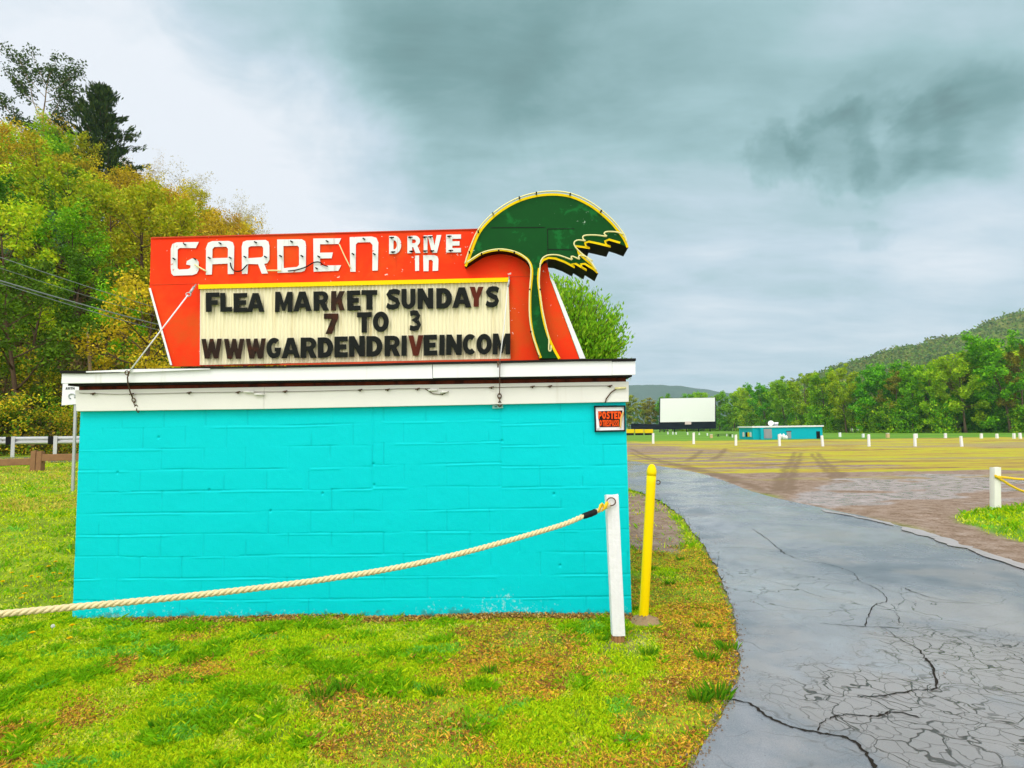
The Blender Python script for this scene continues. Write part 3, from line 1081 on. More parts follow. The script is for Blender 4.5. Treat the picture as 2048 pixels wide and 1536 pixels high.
mb.tube([W(x, y, -.065) for x, y in [(850, 777.5), (866, 787.5), (885, 789), (897, 783)]], .0035, 5)
mb.build('neon_wire', m_rust, bld); mb = MB()
mb.tube([W(x, y, -.066) for x, y in [(1234, 777), (1222, 785), (1213, 797), (1210, 806)]], .006, 5)
mb.build('neon_wire', m_rust, bld)
for (x, y, w) in [(186, 787, 0), (263, 788, 0), (378, 785, 0), (476, 784, 0), (570, 782.5, 0), (720, 779.5, 0), (775, 779, 0), (835, 777.5, 0), (983, 774.5, 0), (1065, 773, 0), (1100, 772, 0), (1220, 771.5, 0)]:
    mb = MB()
    mb.tube([W(x, y + 2.2, -.056), W(x, y, -.085)], .008, 6)
    mb.tube([W(x - 4.5, y + 1, -.075), W(x + 4.5, y - 1, -.075)], .006, 6)
    mb.build('wire_bracket', m_rust, bld)
for (x0, y0, x1, y1) in [(488, 783.5, 508, 784), (509, 788.5, 528, 789), (857, 780.5, 874, 779.5), (880, 784.5, 895, 783), (1230, 776.5, 1252, 775.5)]:
    mb = MB(); mb.tube([W(x0, y0, -.075), W(x1, y1, -.075)], .011, 8)
    mb.build('neon_tube', m_neon if x0 > 1200 else m_frieze, bld)


# ------------------------------------------------------------------ roof sign
SO = .06                                                       # sign face, metres behind the front wall


def SP(px, py, off=0.0):
    return W(px, py, SO + off)


sbase = SP(720, 728)
sign = thing('drive_in_sign', (sbase.x, sbase.y, sbase.z), 'red roof sign reading GARDEN DRIVE IN with cream message board and green palm', 'sign', rz=WRZ)


def c1(x, y): return (270 + x / 4.151, 370 + y / 4.151)        # two enlargements the outlines were measured on
def c2(x, y): return (680 + x / 3.4133, 370 + y / 3.4133)


board = [(301.8, 474.3), (958, 457), (1045, 452), (1085, 480), (1097, 540), (1101, 560), (1158, 716), (1158, 722), (343, 733), (342, 726), (299, 577), (301, 520)]
mb = MB(); mb.solid([board], SP, 0, .14)
mb.build('sign_board', m_red, sign)
# white edge strips down the slanting sides
mb = MB()
mb.solid([[(297.2, 576), (301.5, 576), (344.5, 730), (340, 730)]], SP, -.02, .0); mb.build('edge_strip', m_white, sign)
mb = MB()
mb.solid([[(1100.2, 556), (1108, 562), (1171, 717), (1159.5, 717)]], SP, -.01, .13); mb.build('edge_strip', m_white, sign)
mb = MB(); mb.solid([[(301.8, 474.3), (958, 457), (958, 458.6), (301.8, 477)]], SP, -.012, -.002); mb.build('top_trim', m_redd, sign)
# seams of the sheet metal
mb = MB()
mb.solid([[(299.4, 569.2), (396, 566.6), (396, 567.4), (299.4, 570)]], SP, -.004, -.001)
mb.build('panel_seam', m_redd, sign)
mb = MB()
mb.solid([[(1020, 553), (1060, 552), (1060, 552.8), (1020, 553.8)]], SP, -.004, -.001)
mb.build('panel_seam', m_redd, sign)
mb = MB(); mb.solid([[(396.5, 569.5), (1017.5, 555), (1017.5, 563.5), (402, 577.8), (397, 577.9)]], SP, -.05, -.002)
mb.build('yellow_trim', m_yellow, sign, bevel=.004)


def reader():
    tl, tr, brr, bll = SP(402, 577.8, -.02), SP(1017.3, 563.5, -.02), SP(1021, 717, -.02), SP(401, 730, -.02)
    nu, nv = 82 * 6 + 1, 3
    V = []
    for j in range(nv):
        for i in range(nu):
            s = i / (nu - 1); t = j / (nv - 1)
            p = (tl.lerp(tr, s)).lerp(bll.lerp(brr, s), t)
            p = p + WN * (-.008 * math.cos(2 * math.pi * i / 6) + .004 * math.sin(s * 40))
            V.append(tuple(p))
    idx = np.arange(nu * nv).reshape(nv, nu)
    F = np.stack([idx[:-1, :-1], idx[1:, :-1], idx[1:, 1:], idx[:-1, 1:]], -1).reshape(-1, 4)
    b = len(V)
    V += [tuple(p + WN * .018) for p in (tl, tr, brr, bll)]
    F = np.vstack([F, [(b, b + 1, b + 2, b + 3)]])
    return np_mesh('message_panel', V, F, m_cream, sign, smooth=True)


panel = reader()
mb = MB(); mb.solid([[(560, 727.5), (1021, 717.2), (1021, 722), (560, 730.5)]], SP, -.045, -.03); mb.build('bottom_rail', m_redd, sign)
mb = MB(); mb.solid([[(400.3, 578), (401.6, 578), (400.8, 730), (399.5, 730)]], SP, -.02, -.002); mb.build('panel_edge', m_wpaint, sign)


def arc(cx, cy, rx, ry, a0, a1, n=10):
    return [(cx + rx * math.cos(R(a0 + (a1 - a0) * i / n)), cy + ry * math.sin(R(a0 + (a1 - a0) * i / n))) for i in range(n + 1)]


def stroke(pts, w):
    """outline of an open centre line of width w"""
    P = [Vector(p) for p in pts]
    L = []; Rr = []
    for i, p in enumerate(P):
        a = (p - P[i - 1]).normalized() if i > 0 else None
        b = (P[i + 1] - p).normalized() if i < len(P) - 1 else None
        if a is None: nn = Vector((-b.y, b.x)); k = 1
        elif b is None: nn = Vector((-a.y, a.x)); k = 1
        else:
            t = (a + b).normalized(); nn = Vector((-t.y, t.x))
            k = 1 / max(.5, nn.dot(Vector((-a.y, a.x))))
        L.append(tuple(p + nn * w / 2 * k)); Rr.append(tuple(p - nn * w / 2 * k))
    return L + Rr[::-1]


def glyph(ch):
    if ch == 'F': return [[(0, 0), (.42, 0), (.42, .36), (.88, .36), (.88, .6), (.42, .6), (.42, .76), (1, .76), (1, 1), (0, 1)]]
    if ch == 'L': return [[(0, 0), (1, 0), (1, .25), (.44, .25), (.44, 1), (0, 1)]]
    if ch == 'E': return [[(0, 0), (1, 0), (1, .24), (.42, .24), (.42, .38), (.9, .38), (.9, .62), (.42, .62), (.42, .76), (1, .76), (1, 1), (0, 1)]]
    if ch == 'A': return [[(0, 0), (.30, 0), (.36, .19), (.64, .19), (.70, 0), (1, 0), (.67, 1), (.33, 1)], [(.42, .40), (.58, .40), (.5, .70)]]
    if ch == 'M': return [[(0, 0), (.27, 0), (.27, .52), (.43, .06), (.57, .06), (.73, .52), (.73, 0), (1, 0), (1, 1), (.70, 1), (.5, .45), (.30, 1), (0, 1)]]
    if ch == 'R': return [[(0, 0), (.36, 0), (.36, .35), (.44, .35), (.62, 0), (1, 0), (.76, .41)] + arc(.56, .70, .40, .30, -45, 90, 10) + [(0, 1)],
                          [(.36, .57)] + arc(.52, .68, .13, .11, -90, 90, 6) + [(.36, .79)]]
    if ch == 'K': return [[(0, 0), (.38, 0), (.38, .30), (.46, .40), (.62, 0), (1, 0), (.73, .60), (1, 1), (.60, 1), (.38, .64), (.38, 1), (0, 1)]]
    if ch == 'T': return [[(.31, 0), (.69, 0), (.69, .75), (1, .75), (1, 1), (0, 1), (0, .75), (.31, .75)]]
    if ch == 'U': return [[(0, 1)] + arc(.5, .38, .5, .38, 180, 360, 14) + [(1, 1), (.63, 1)] + arc(.5, .36, .13, .14, 360, 180, 8) + [(.37, 1)]]
    if ch == 'N': return [[(0, 0), (.34, 0), (.34, .48), (.66, 0), (1, 0), (1, 1), (.66, 1), (.66, .52), (.34, 1), (0, 1)]]
    if ch == 'D': return [[(0, 0)] + arc(.45, .5, .55, .5, -90, 90, 16) + [(0, 1)], [(.36, .25)] + arc(.42, .5, .22, .25, -90, 90, 10) + [(.36, .75)]]
    if ch == 'Y': return [[(.31, 0), (.69, 0), (.69, .40), (1, 1), (.62, 1), (.5, .68), (.38, 1), (0, 1), (.31, .40)]]
    if ch == '7': return [[(.12, 0), (.58, 0), (1, .78), (1, 1), (0, 1), (0, .74), (.54, .74)]]
    if ch == 'I': return [[(0, 0), (1, 0), (1, 1), (0, 1)]]
    if ch == 'V': return [[(.32, 0), (.68, 0), (1, 1), (.66, 1), (.5, .42), (.34, 1), (0, 1)]]
    if ch == 'W': return [[(.17, 0), (.40, 0), (.5, .40), (.60, 0), (.83, 0), (1, 1), (.77, 1), (.69, .46), (.59, 1), (.41, 1), (.31, .46), (.23, 1), (0, 1)]]
    if ch == 'O': return [arc(.5, .5, .5, .5, 0, 360, 28)[:-1], arc(.5, .5, .17, .25, 0, 360, 18)[:-1]]
    if ch == 'C': return [arc(.55, .5, .55, .5, 48, 312, 22) + arc(.55, .5, .19, .25, 312, 48, 16)]
    if ch == 'G': return [arc(.52, .5, .52, .5, 50, 325, 22) + [(1, .52), (.56, .52), (.56, .34), (.68, .32)] + arc(.52, .5, .17, .25, 290, 55, 14)]
    if ch == 'S':
        c = [(.92, .80), (.74, .87), (.52, .885), (.30, .85), (.19, .73), (.28, .61), (.50, .53), (.72, .45), (.81, .30), (.72, .17), (.50, .115), (.26, .13), (.07, .22)]
        return [stroke(c, .25)]
    if ch == '3':
        c = [(.10, .84), (.35, .885), (.62, .86), (.74, .73), (.64, .58), (.42, .53), (.66, .47), (.79, .30), (.66, .15), (.38, .115), (.05, .17)]
        return [stroke(c, .25)]


rows = [
    [('F', 411.6, 439.3, 585, 623.7), ('L', 440.5, 464, 585.5, 623.5), ('E', 467, 495, 586, 624.5), ('A', 493.5, 529, 586, 624), ('M', 550, 585, 583.5, 624), ('A', 586, 623.6, 583, 622.5),
     ('R', 627, 658, 582.5, 621.5), ('K', 662, 690, 582, 621), ('E', 694, 720.5, 581, 621), ('T', 723, 754.7, 580, 619.5), ('S', 771.5, 801.8, 578, 619), ('U', 802.8, 831, 577.5, 618), ('N', 835, 866.6, 576.5, 617.5),
     ('D', 872.5, 904, 576, 617), ('A', 904.5, 942.8, 574.5, 615.5), ('Y', 938.5, 967, 573.5, 613.5), ('S', 970.5, 999.6, 572.5, 614.5)],
    [('7', 647.5, 676.4, 627, 668), ('T', 714, 743, 624.3, 665.3), ('O', 745.5, 777.8, 623, 664), ('3', 818, 843.5, 620.5, 662)],
    [('W', 402.5, 444, 677.5, 717), ('W', 447.5, 488.7, 677.5, 717.5), ('W', 491.6, 532, 677, 717), ('G', 532.6, 562.5, 675.5, 717), ('A', 562.9, 600, 675.5, 716), ('R', 601, 633.8, 675, 716), ('D', 635.5, 666.3, 674.5, 715.5),
     ('E', 668.7, 695.5, 673, 714.5), ('N', 698, 729.5, 672, 713.5), ('D', 732.7, 765, 672, 713), ('R', 768.8, 800.7, 671.5, 712.5), ('I', 803, 813.3, 671, 712), ('V', 816.5, 847, 670.5, 711.5), ('E', 847.4, 874, 669.5, 711),
     ('I', 878.7, 889, 669.5, 710.5), ('N', 892.4, 923.8, 669, 710), ('C', 925.5, 952.3, 668, 709.5), ('O', 952.8, 983.5, 667.5, 709), ('M', 985.6, 1020.8, 667, 709)]]
for ri, row in enumerate(rows):
    for li, (ch, x0, x1, y0, y1) in enumerate(row):
        rr = random.Random(ri * 50 + li)
        sk = -.0145
        mb = MB()
        d = -.055 - rr.uniform(0, .008)
        cxm = (x0 + x1) / 2
        tw = rr.uniform(-.02, .02)

        def fn(gx, gy, dd, x0=x0, x1=x1, y0=y0, y1=y1, cxm=cxm, tw=tw):
            px = x0 + gx * (x1 - x0); py = y1 + gy * (y0 - y1)
            return SP(px + (py - (y0 + y1) / 2) * tw, py + sk * (px - cxm) - (px - cxm) * tw, dd)
        mb.solid(glyph(ch), fn, d, d + .022)
        mt = m_blkl
        lab = None
        if (ri, li) in ((0, 7), (1, 0)): mt = m_mixl; lab = 'black letter faded to dark brown'
        if (ri, li) in ((0, 15), (2, 12)): mt = m_brnl; lab = 'letter faded to reddish brown'
        if ri == 2 and li < 3: mt = m_mixl; lab = 'black letter with brown fading'
        o = mb.build('letter', mt, panel)
        if lab: o['label'] = lab

# painted neon letters
G1 = {}
G1['G'] = [[c1(*p) for p in [(530, 473), (505, 524), (372, 522), (354, 536), (353, 690), (366, 702), (440, 698), (458, 690), (462, 668), (425, 660), (430, 632), (470, 610), (512, 614), (529, 640), (529, 706), (512, 735), (478, 748), (320, 753), (302, 735), (296, 690), (297, 530), (310, 490), (345, 476)]]]
G1['A'] = [[c1(*p) for p in [(588, 745), (590, 520), (606, 480), (640, 466), (780, 464), (812, 476), (824, 510), (820, 738), (770, 740), (770, 652), (642, 658), (638, 743)]],
           [c1(*p) for p in [(642, 608), (770, 604), (772, 530), (758, 512), (660, 514), (643, 532)]]]
G1['R'] = [[c1(*p) for p in [(888, 738), (886, 510), (896, 472), (930, 460), (1085, 456), (1108, 470), (1116, 505), (1116, 620), (1100, 648), (1072, 655), (1104, 734), (1052, 736), (1022, 658), (940, 655), (934, 738)]],
           [c1(*p) for p in [(940, 608), (1050, 600), (1064, 588), (1064, 520), (1052, 506), (960, 508), (941, 520)]]]
G1['D'] = [[c1(*p) for p in [(1183, 730), (1180, 452), (1385, 450), (1412, 466), (1420, 500), (1418, 690), (1408, 712), (1380, 722)]],
           [c1(*p) for p in [(1235, 690), (1345, 680), (1362, 664), (1362, 518), (1350, 504), (1232, 506)]]]
G1['E'] = [[c1(*p) for p in [(1483, 720), (1480, 444), (1712, 442), (1690, 490), (1536, 492), (1536, 562), (1643, 560), (1632, 608), (1536, 610), (1540, 668), (1712, 666), (1688, 712)]]]
G1['N'] = [[c2(*p) for p in [(70, 592), (66, 356), (215, 351), (248, 360), (262, 392), (258, 584), (221, 585), (222, 410), (206, 390), (122, 392), (108, 406), (107, 592)]]]
for ch, loops in G1.items():
    mb = MB(); mb.solid(loops, SP, -.012, -.001)
    lt = mb.build('white_letter', m_wpaint, sign)
    xs = [p[0] for p in loops[0]]; ys = [p[1] for p in loops[0]]
    x0, x1, y0, y1 = min(xs), max(xs), min(ys), max(ys)
    mb = MB()
    for (a, b) in [(.5, .07), (.12, .5), (.86, .5)] if ch != 'E' else [(.5, .09), (.12, .9), (.2, .55)]:
        px, py = x0 + a * (x1 - x0), y0 + b * (y1 - y0)
        mb = MB()
        mb.tube([SP(px, py, -.012), SP(px, py, -.045)], .008, 6)
        mb.beam(SP(px - 2.5, py - 1.4, -.04), SP(px + 2.0, py + 1.2, -.04), .012, .012)
        mb.build('tube_support', m_black, lt)
for ch, a, b in [('D', (335, 347), (418, 470)), ('R', (460, 346), (550, 465)), ('I', (571, 344), (597, 463)), ('V', (598, 342), (692, 463)), ('E', (724, 338), (826, 460))]:
    mb = MB()
    (x0, y0), (x1, y1) = c2(*a), c2(*b)
    mb.solid(glyph(ch), lambda gx, gy, dd: SP(x0 + gx * (x1 - x0), y1 + gy * (y0 - y1) - .0145 * (gx - .5) * (x1 - x0), dd), -.012, -.001)
    lt = mb.build('white_letter', m_wpaint, sign)
    mb = MB()
    for (ax, ay) in [(.2, .1), (.3, .9)]:
        px, py = x0 + ax * (x1 - x0), y0 + ay * (y1 - y0)
        mb = MB()
        mb.tube([SP(px, py, -.012), SP(px, py, -.05)], .01, 6)
        mb.tube([SP(px - 4, py, -.045), SP(px + 5, py - .5, -.045)], .006, 6)
        mb.build('tube_support', m_black, lt)
for loops in ([[c2(*p) for p in [(512, 482), (540, 481), (540, 585), (513, 587)]]], [[c2(*p) for p in [(570, 588), (568, 480), (640, 478), (664, 486), (672, 506), (670, 585), (632, 587), (634, 520), (624, 510), (606, 512), (604, 588)]]]):
    mb = MB(); mb.solid(loops, SP, -.012, -.001); mb.build('white_letter', m_wpaint, sign)
for pts, r, mt in [([(495, 660), (545, 690), (590, 715)], .008, m_neon), ([(1100, 710), (1190, 710), (1210, 712)], .008, m_neon), ([(1695, 490), (1740, 590), (1790, 690)], .006, m_neon),
                   ([(792, 645), (800, 685), (830, 715), (880, 712), (915, 680), (935, 660)], .006, m_black), ([(1270, 714), (1340, 705), (1420, 680), (1480, 645), (1530, 640), (1565, 665), (1600, 675)], .006, m_black)]:
    mb = MB(); mb.tube([SP(*c1(*p), -.03) for p in catmull([Vector(p) for p in pts], 4)], r, 6)
    mb.build('loose_wire' if mt is m_black else 'neon_tube', mt, sign)

# green palm standing proud of the board
arc_top = [(850, 553), (880, 480), (905, 410), (940, 330), (985, 268), (1050, 205), (1130, 147), (1230, 97), (1340, 67), (1450, 57), (1550, 66), (1640, 96), (1730, 146), (1800, 200), (1860, 256), (1905, 310), (1935, 350), (1958, 390), (1970, 425)]
low_r = [(1910, 402), (1835, 380), (1815, 388), (1822, 404), (1848, 428), (1765, 408), (1698, 394), (1678, 400), (1684, 416), (1706, 438), (1612, 424)]
fr2 = [(1635, 465), (1690, 512), (1728, 545), (1763, 604)]
low2 = [(1725, 580), (1668, 545), (1650, 545), (1656, 560), (1682, 590), (1606, 545), (1590, 540), (1602, 570), (1530, 532), (1470, 510), (1425, 505), (1392, 518), (1372, 545)]
tr_r = [(1362, 640), (1375, 760), (1395, 900), (1430, 1030), (1470, 1120), (1505, 1182)]
tr_l = [(1362, 1184), (1335, 1110), (1308, 1020), (1290, 900), (1290, 740), (1302, 600), (1288, 535), (1250, 497), (1190, 467), (1110, 451), (1040, 456), (970, 476), (905, 516)]
PF, PB = -.11, .20
top_s = [tuple(p) for p in catmull([Vector(p) for p in arc_top], 3)]
trr_s = [tuple(p) for p in catmull([Vector(low2[-1])] + [Vector(p) for p in tr_r], 3)][1:]
trl_s = [tuple(p) for p in catmull([Vector(p) for p in tr_l] + [Vector(arc_top[0])], 3)][:-1]
palm_loop = top_s + low_r + fr2 + low2 + trr_s + trl_s


def scale_back(fx, fy, d):
    return SPF(fx, fy, d)


def SPF(fx, fy, d):
    """palm outline is measured on its front face; keep the same cross-section through the thickness"""
    px, py = c2(fx, fy)
    p = SP(px, py, PF)
    return p + WN * (d - PF)


mb = MB(); mb.solid([palm_loop], SPF, PF, PB, 0, 1)
palm = mb.build('palm_emblem', [m_green, m_black], sign)


def edge_band(pts, w, d0, d1, side):
    """flat painted band just inside the outline"""
    P = [Vector(p) for p in pts]
    inner = []
    for i, p in enumerate(P):
        t = (P[min(i + 1, len(P) - 1)] - P[max(i - 1, 0)]).normalized()
        inner.append(tuple(p + Vector((-t.y, t.x)) * w * side))
    mb = MB()
    k = len(P)
    vs = [SPF(*p, d0) for p in pts] + [SPF(*p, d0) for p in inner]
    mb.add(vs, [(i, i + 1, k + i + 1, k + i) for i in range(k - 1)])
    vs2 = [SPF(*p, d1) for p in pts] + [SPF(*p, d1) for p in inner]
    mb.add(vs2, [(k + i, k + i + 1, i + 1, i) for i in range(k - 1)])
    vv = vs + vs2
    mb.add(vv, [(i, 2 * k + i, 2 * k + i + 1, i + 1) for i in range(k - 1)] + [(k + i, k + i + 1, 3 * k + i + 1, 3 * k + i) for i in range(k - 1)])
    return mb


edge_band(top_s, 16, PF - .004, PF - .001, 1).build('yellow_band', m_yellow, palm)
edge_band(low_r + fr2 + low2, 14, PF - .005, PF - .001, 1).build('yellow_band', m_yellow, palm)
edge_band(trr_s, 17, PF - .004, PF - .001, 1).build('yellow_band', m_yellow, palm)
edge_band(trl_s, 17, PF - .006, PF - .001, 1).build('yellow_band', m_yellow, palm)
# glass tubing following the outline
for pts in ([(856, 545), (872, 490), (900, 412), (936, 332), (980, 268), (1046, 204), (1128, 144), (1228, 94), (1340, 64), (1450, 54), (1550, 63), (1640, 93), (1730, 143), (1800, 197), (1862, 254), (1910, 312), (1940, 356), (1952, 400)],
            [(1930, 345), (1880, 330), (1820, 328), (1800, 338), (1806, 350), (1815, 360), (1750, 352), (1680, 352), (1655, 362), (1660, 382), (1672, 390), (1625, 385), (1598, 398), (1600, 425), (1640, 470), (1700, 520), (1750, 595)],
            [(1722, 528), (1680, 500), (1640, 488), (1626, 498), (1632, 515), (1590, 497), (1575, 500), (1580, 518), (1500, 490), (1440, 485), (1400, 495), (1372, 525), (1362, 600), (1360, 700), (1380, 850), (1410, 990), (1425, 1060), (1424, 1130), (1438, 1135), (1440, 1100)],
            [(870, 535), (905, 512), (970, 472), (1040, 452), (1110, 447), (1190, 463), (1252, 494), (1292, 540), (1304, 600), (1294, 740), (1294, 900), (1312, 1018), (1340, 1108), (1362, 1175)]):
    mb = MB(); mb.tube([SPF(*p, PF - .04) for p in catmull([Vector(p) for p in pts], 3)], .0075, 6)
    mb.build('neon_tube', m_neon, palm)
mb = MB()
for (x, y) in [(1045, 203), (945, 325), (1225, 95), (1780, 186), (968, 478), (1085, 455), (1190, 468), (1296, 720), (1366, 720), (1340, 64), (1570, 72), (1302, 1005), (885, 465)]:
    mb = MB(); mb.tube([SPF(x, y, PF), SPF(x, y, PF - .05)], .008, 6)
    mb.build('tube_support', m_black, palm)
mb = MB()
for a, b in [((1416, 300), (1600, 299)), ((1416, 300), (1420, 480)), ((1416, 440), (1590, 442)), ((1030, 292), (1400, 290)), ((1300, 622), (1360, 622))]:
    mb = MB(); mb.beam(SPF(*a, PF - .0015), SPF(*b, PF - .0015), .006, .004, up=WN)
    mb.build('panel_seam', m_black, palm)

# ------------------------------------------------------------------ guy wires
def chain(mb, a, b, n, r=.005, w=.016):
    a = Vector(a); b = Vector(b)
    d = (b - a) / n
    for i in range(n):
        c = a + d * (i + .5)
        t = d.normalized()
        s = (WU if i % 2 == 0 else WN)
        s = (s - t * s.dot(t)).normalized()
        pts = [c + t * (d.length * .62) * math.cos(q) + s * w * math.sin(q) for q in np.linspace(0, 2 * math.pi, 11)]
        mb.tube(pts, r, 5, cap=False)


gp = W(278, 822, -.02)
gw = thing('guy_wire', gp, 'white steel guy wire with turnbuckle and chain at the left end of the sign', 'guy wire', 'guy wires staying the roof sign')
mb = MB(); mb.tube([SP(376, 590, -.10), W(258, 744, -OV - .045)], .0065, 8); mb.build('cable', m_white, gw)
mb = MB()
mb.tube([SP(392, 569, -.03), SP(386, 577, -.07)], .007, 6); mb.tube([SP(388, 574, -.06), SP(380, 586, -.095)], .013, 8)
mb.tube([SP(377 + 5 * math.cos(t), 589 + 4 * math.sin(t), -.10) for t in np.linspace(0, 6.28, 10)], .006, 5, cap=False)
mb.build('turnbuckle', m_steel, gw)
mb = MB()
mb.tube([W(259, 742, -OV - .045), W(255, 755, -OV - .05), W(256, 768, -.14), W(261, 786, -.09), W(266, 797, -.075)], .006, 6)
mb.tube([W(253.5 + 3.4 * math.cos(t), 745.5 + 4.2 * math.sin(t), -OV - .055) for t in np.linspace(0, 6.28, 10)], .005, 5, cap=False)
mb.build('rod', m_rust, gw)
mb = MB(); chain(mb, W(266, 797, -.07), W(277, 824, -.04), 4); mb.build('chain', m_rust, gw)

gp = W(996, 812, -.02)
gw2 = thing('guy_wire', gp, 'thin guy wire hanging in front of the fascia to a bracket near the right end', 'guy wire', 'guy wires staying the roof sign')
mb = MB(); mb.tube([SP(1016, 566, -.06), SP(1008, 655, -.1), W(1000, 718, -OV - .045)], .005, 6); mb.build('cable', m_wpaint, gw2)
mb = MB()
mb.tube([SP(1018, 553, -.02), SP(1018, 562, -.06), SP(1016.5, 574, -.065)], .009, 6)
mb.build('turnbuckle', m_steel, gw2)
mb = MB(); mb.tube([W(1000, 718, -OV - .045), W(999.5, 745, -OV - .04), W(999.3, 775, -.09), W(999, 790, -.08)], .005, 6)
mb.tube([W(996, 723, -OV - .05), W(996, 735, -OV - .05)], .008, 6); mb.build('rod', m_rust, gw2)
mb = MB(); chain(mb, W(999, 788, -.08), W(999.5, 812, -.04), 3, .006, .017)
mb.build('chain', m_rust, gw2)
mb = MB(); mb.solid([[(985, 810.5), (1006, 809.5), (1006, 816), (985, 817)], [(989, 812.5), (994, 812.2), (994, 815), (989, 815.2)]], lambda x, y, d: W(x, y, d), -.03, -.004)
mb.build('bracket', pmat('bracket_paint', (.25, .5, .45), .5), gw2)

# ------------------------------------------------------------------ POSTED notice
pp = W(1220, 863, -.012)
po = thing('posted_notice', pp, 'small black framed POSTED no trespassing notice in orange on the wall corner', 'notice', rz=WRZ)


def Pn(x, y): return (1140 + x / 2.56, 720 + y / 2.56)


def WP(x, y, d): return W(x, y, d)


outer = [Pn(123, 234), Pn(284, 232), Pn(285, 366), Pn(126, 369)]
inner = [Pn(130, 241), Pn(277, 239), Pn(278, 359), Pn(133, 362)]
mb = MB(); mb.solid([outer, inner], WP, -.03, -.004); mb.build('frame', m_black, po, bevel=.002)
mb = MB(); mb.solid([[Pn(131, 242), Pn(276, 240), Pn(277, 358), Pn(134, 361)]], WP, -.012, -.005); mb.build('paper', m_paper, po)
mb = MB(); mb.solid([[Pn(143, 262), Pn(268, 258), Pn(256, 343), Pn(152, 344)]], WP, -.015, -.0125); mb.build('printed_panel', m_black, po)


def text(word, x0, x1, y0, y1, mt, wid=None):
    wd = {'I': .45, 'T': .95, 'E': .9, 'S': .95, 'P': .95, 'N': 1.0, 'O': 1.05, 'D': 1.0, 'R': 1.0, 'A': 1.1, 'G': 1.05, 'U': 1.0, 'H': 1.0}
    tot = sum(wd[c] for c in word) + .12 * (len(word) - 1)
    s = (x1 - x0) / tot
    x = x0
    mb = MB()
    for c in word:
        w = wd[c] * s
        g = glyph(c) if c not in 'PH' else ([[(0, 0), (.36, 0), (.36, .35)] + arc(.56, .67, .42, .33, -90, 90, 10) + [(0, 1)], [(.36, .56)] + arc(.52, .675, .13, .115, -90, 90, 6) + [(.36, .79)]] if c == 'P'
                                            else [[(0, 0), (.33, 0), (.33, .38), (.67, .38), (.67, 0), (1, 0), (1, 1), (.67, 1), (.67, .62), (.33, .62), (.33, 1), (0, 1)]])
        mb.solid(g, lambda gx, gy, d, x=x, w=w: W(*Pn(x + gx * w, y1 + gy * (y0 - y1)), d), -.0185, -.0155)
        x += w + .12 * s
    mb.build('lettering', mt, po)


text('POSTED', 145, 264, 263, 302, m_orange)
text('O', 150, 163, 307, 338, m_orange)
text('TRESPASSI', 166, 250, 307, 340, m_orange)
for pts, mt in (([Pn(256, 300), Pn(270, 262), Pn(277, 268), Pn(266, 300), Pn(262, 348), Pn(254, 345)], pmat('curled_paper_tan', (.62, .42, .14), .6)),
                ([Pn(132, 262), Pn(140, 268), Pn(150, 345), Pn(143, 352), Pn(137, 350)], m_paper)):
    mb = MB(); mb.solid([pts], WP, -.026, -.0195); mb.build('torn_flap', mt, po)

# ------------------------------------------------------------------ white rope post, rope and bollard
pb = on_ground(1236, 1283)
post_top = on_plane(1223, 990, pb, Vector((0, 1, 0)))
wp = thing('rope_post', pb, 'weathered white square wooden post holding the thick rope in front of the turquoise wall', 'post', rz=R(-4))


def wood_post(a, b, w, parent, name, mt, seed=0, ragged=0):
    a = Vector(a); b = Vector(b)
    rr = random.Random(seed)
    n = 16
    mb = MB()
    vs = []; ring = 12
    for i in range(n + 1):
        t = i / n
        c = a.lerp(b, t)
        for k in range(ring):
            q = 2 * math.pi * (k + .5) / ring
            cx, cy = math.cos(q), math.sin(q)
            s = 1 / max(abs(cx), abs(cy))
            s = min(s, 1.28)
            j = 1 + rr.uniform(-.02, .02)
            vs.append((c.x + cx * s * w / 2 * j, c.y + cy * s * w / 2 * j, c.z + (rr.uniform(-.012, .012) if i == n else 0)))
    fs = []
    for i in range(n):
        for k in range(ring):
            k2 = (k + 1) % ring
            fs.append((i * ring + k, i * ring + k2, (i + 1) * ring + k2, (i + 1) * ring + k))
    fs.append(tuple(n * ring + k for k in range(ring))); fs.append(tuple(range(ring))[::-1])
    mb.add(vs, fs)
    return mb.build(name, mt, parent)


wfoot = on_plane(1236, 1268, pb, Vector((0, 1, 0)))
PW = 26 * pb.y / FPX
wood_post(wfoot, post_top, PW, wp, 'timber', m_postw, 3)
# splintered bare foot
mb = MB()
rr = random.Random(8)
for k in range(9):
    q = 2 * math.pi * k / 9
    x = pb.x + math.cos(q) * PW * .40; y = pb.y + math.sin(q) * PW * .40
    h = wfoot.z + rr.uniform(-.01, .03)
    mb.hexa([(x - .014, y - .012, pb.z - .1), (x + .014, y - .012, pb.z - .1), (x + .014, y + .012, pb.z - .1), (x - .014, y + .012, pb.z - .1),
             (x - .012, y - .010, h), (x + .008, y - .010, h + .01), (x + .008, y + .010, h), (x - .010, y + .010, h - .01)])
mb.tube([(pb.x, pb.y, pb.z - .1), (pb.x, pb.y, wfoot.z + .01)], PW * .42, 8)
mb.build('splintered_foot', m_raww, wp)
mb = MB()
rt = on_plane(1222, 1006, pb - Vector((0, PW * .55, 0)), Vector((0, 1, 0)))
mb.tube([(rt.x + .035 * math.cos(t), rt.y - .012, rt.z + .012 + .032 * math.sin(t)) for t in np.linspace(-2.2, 3.2, 12)], .005, 6)
mb.build('hook', m_rust, wp)


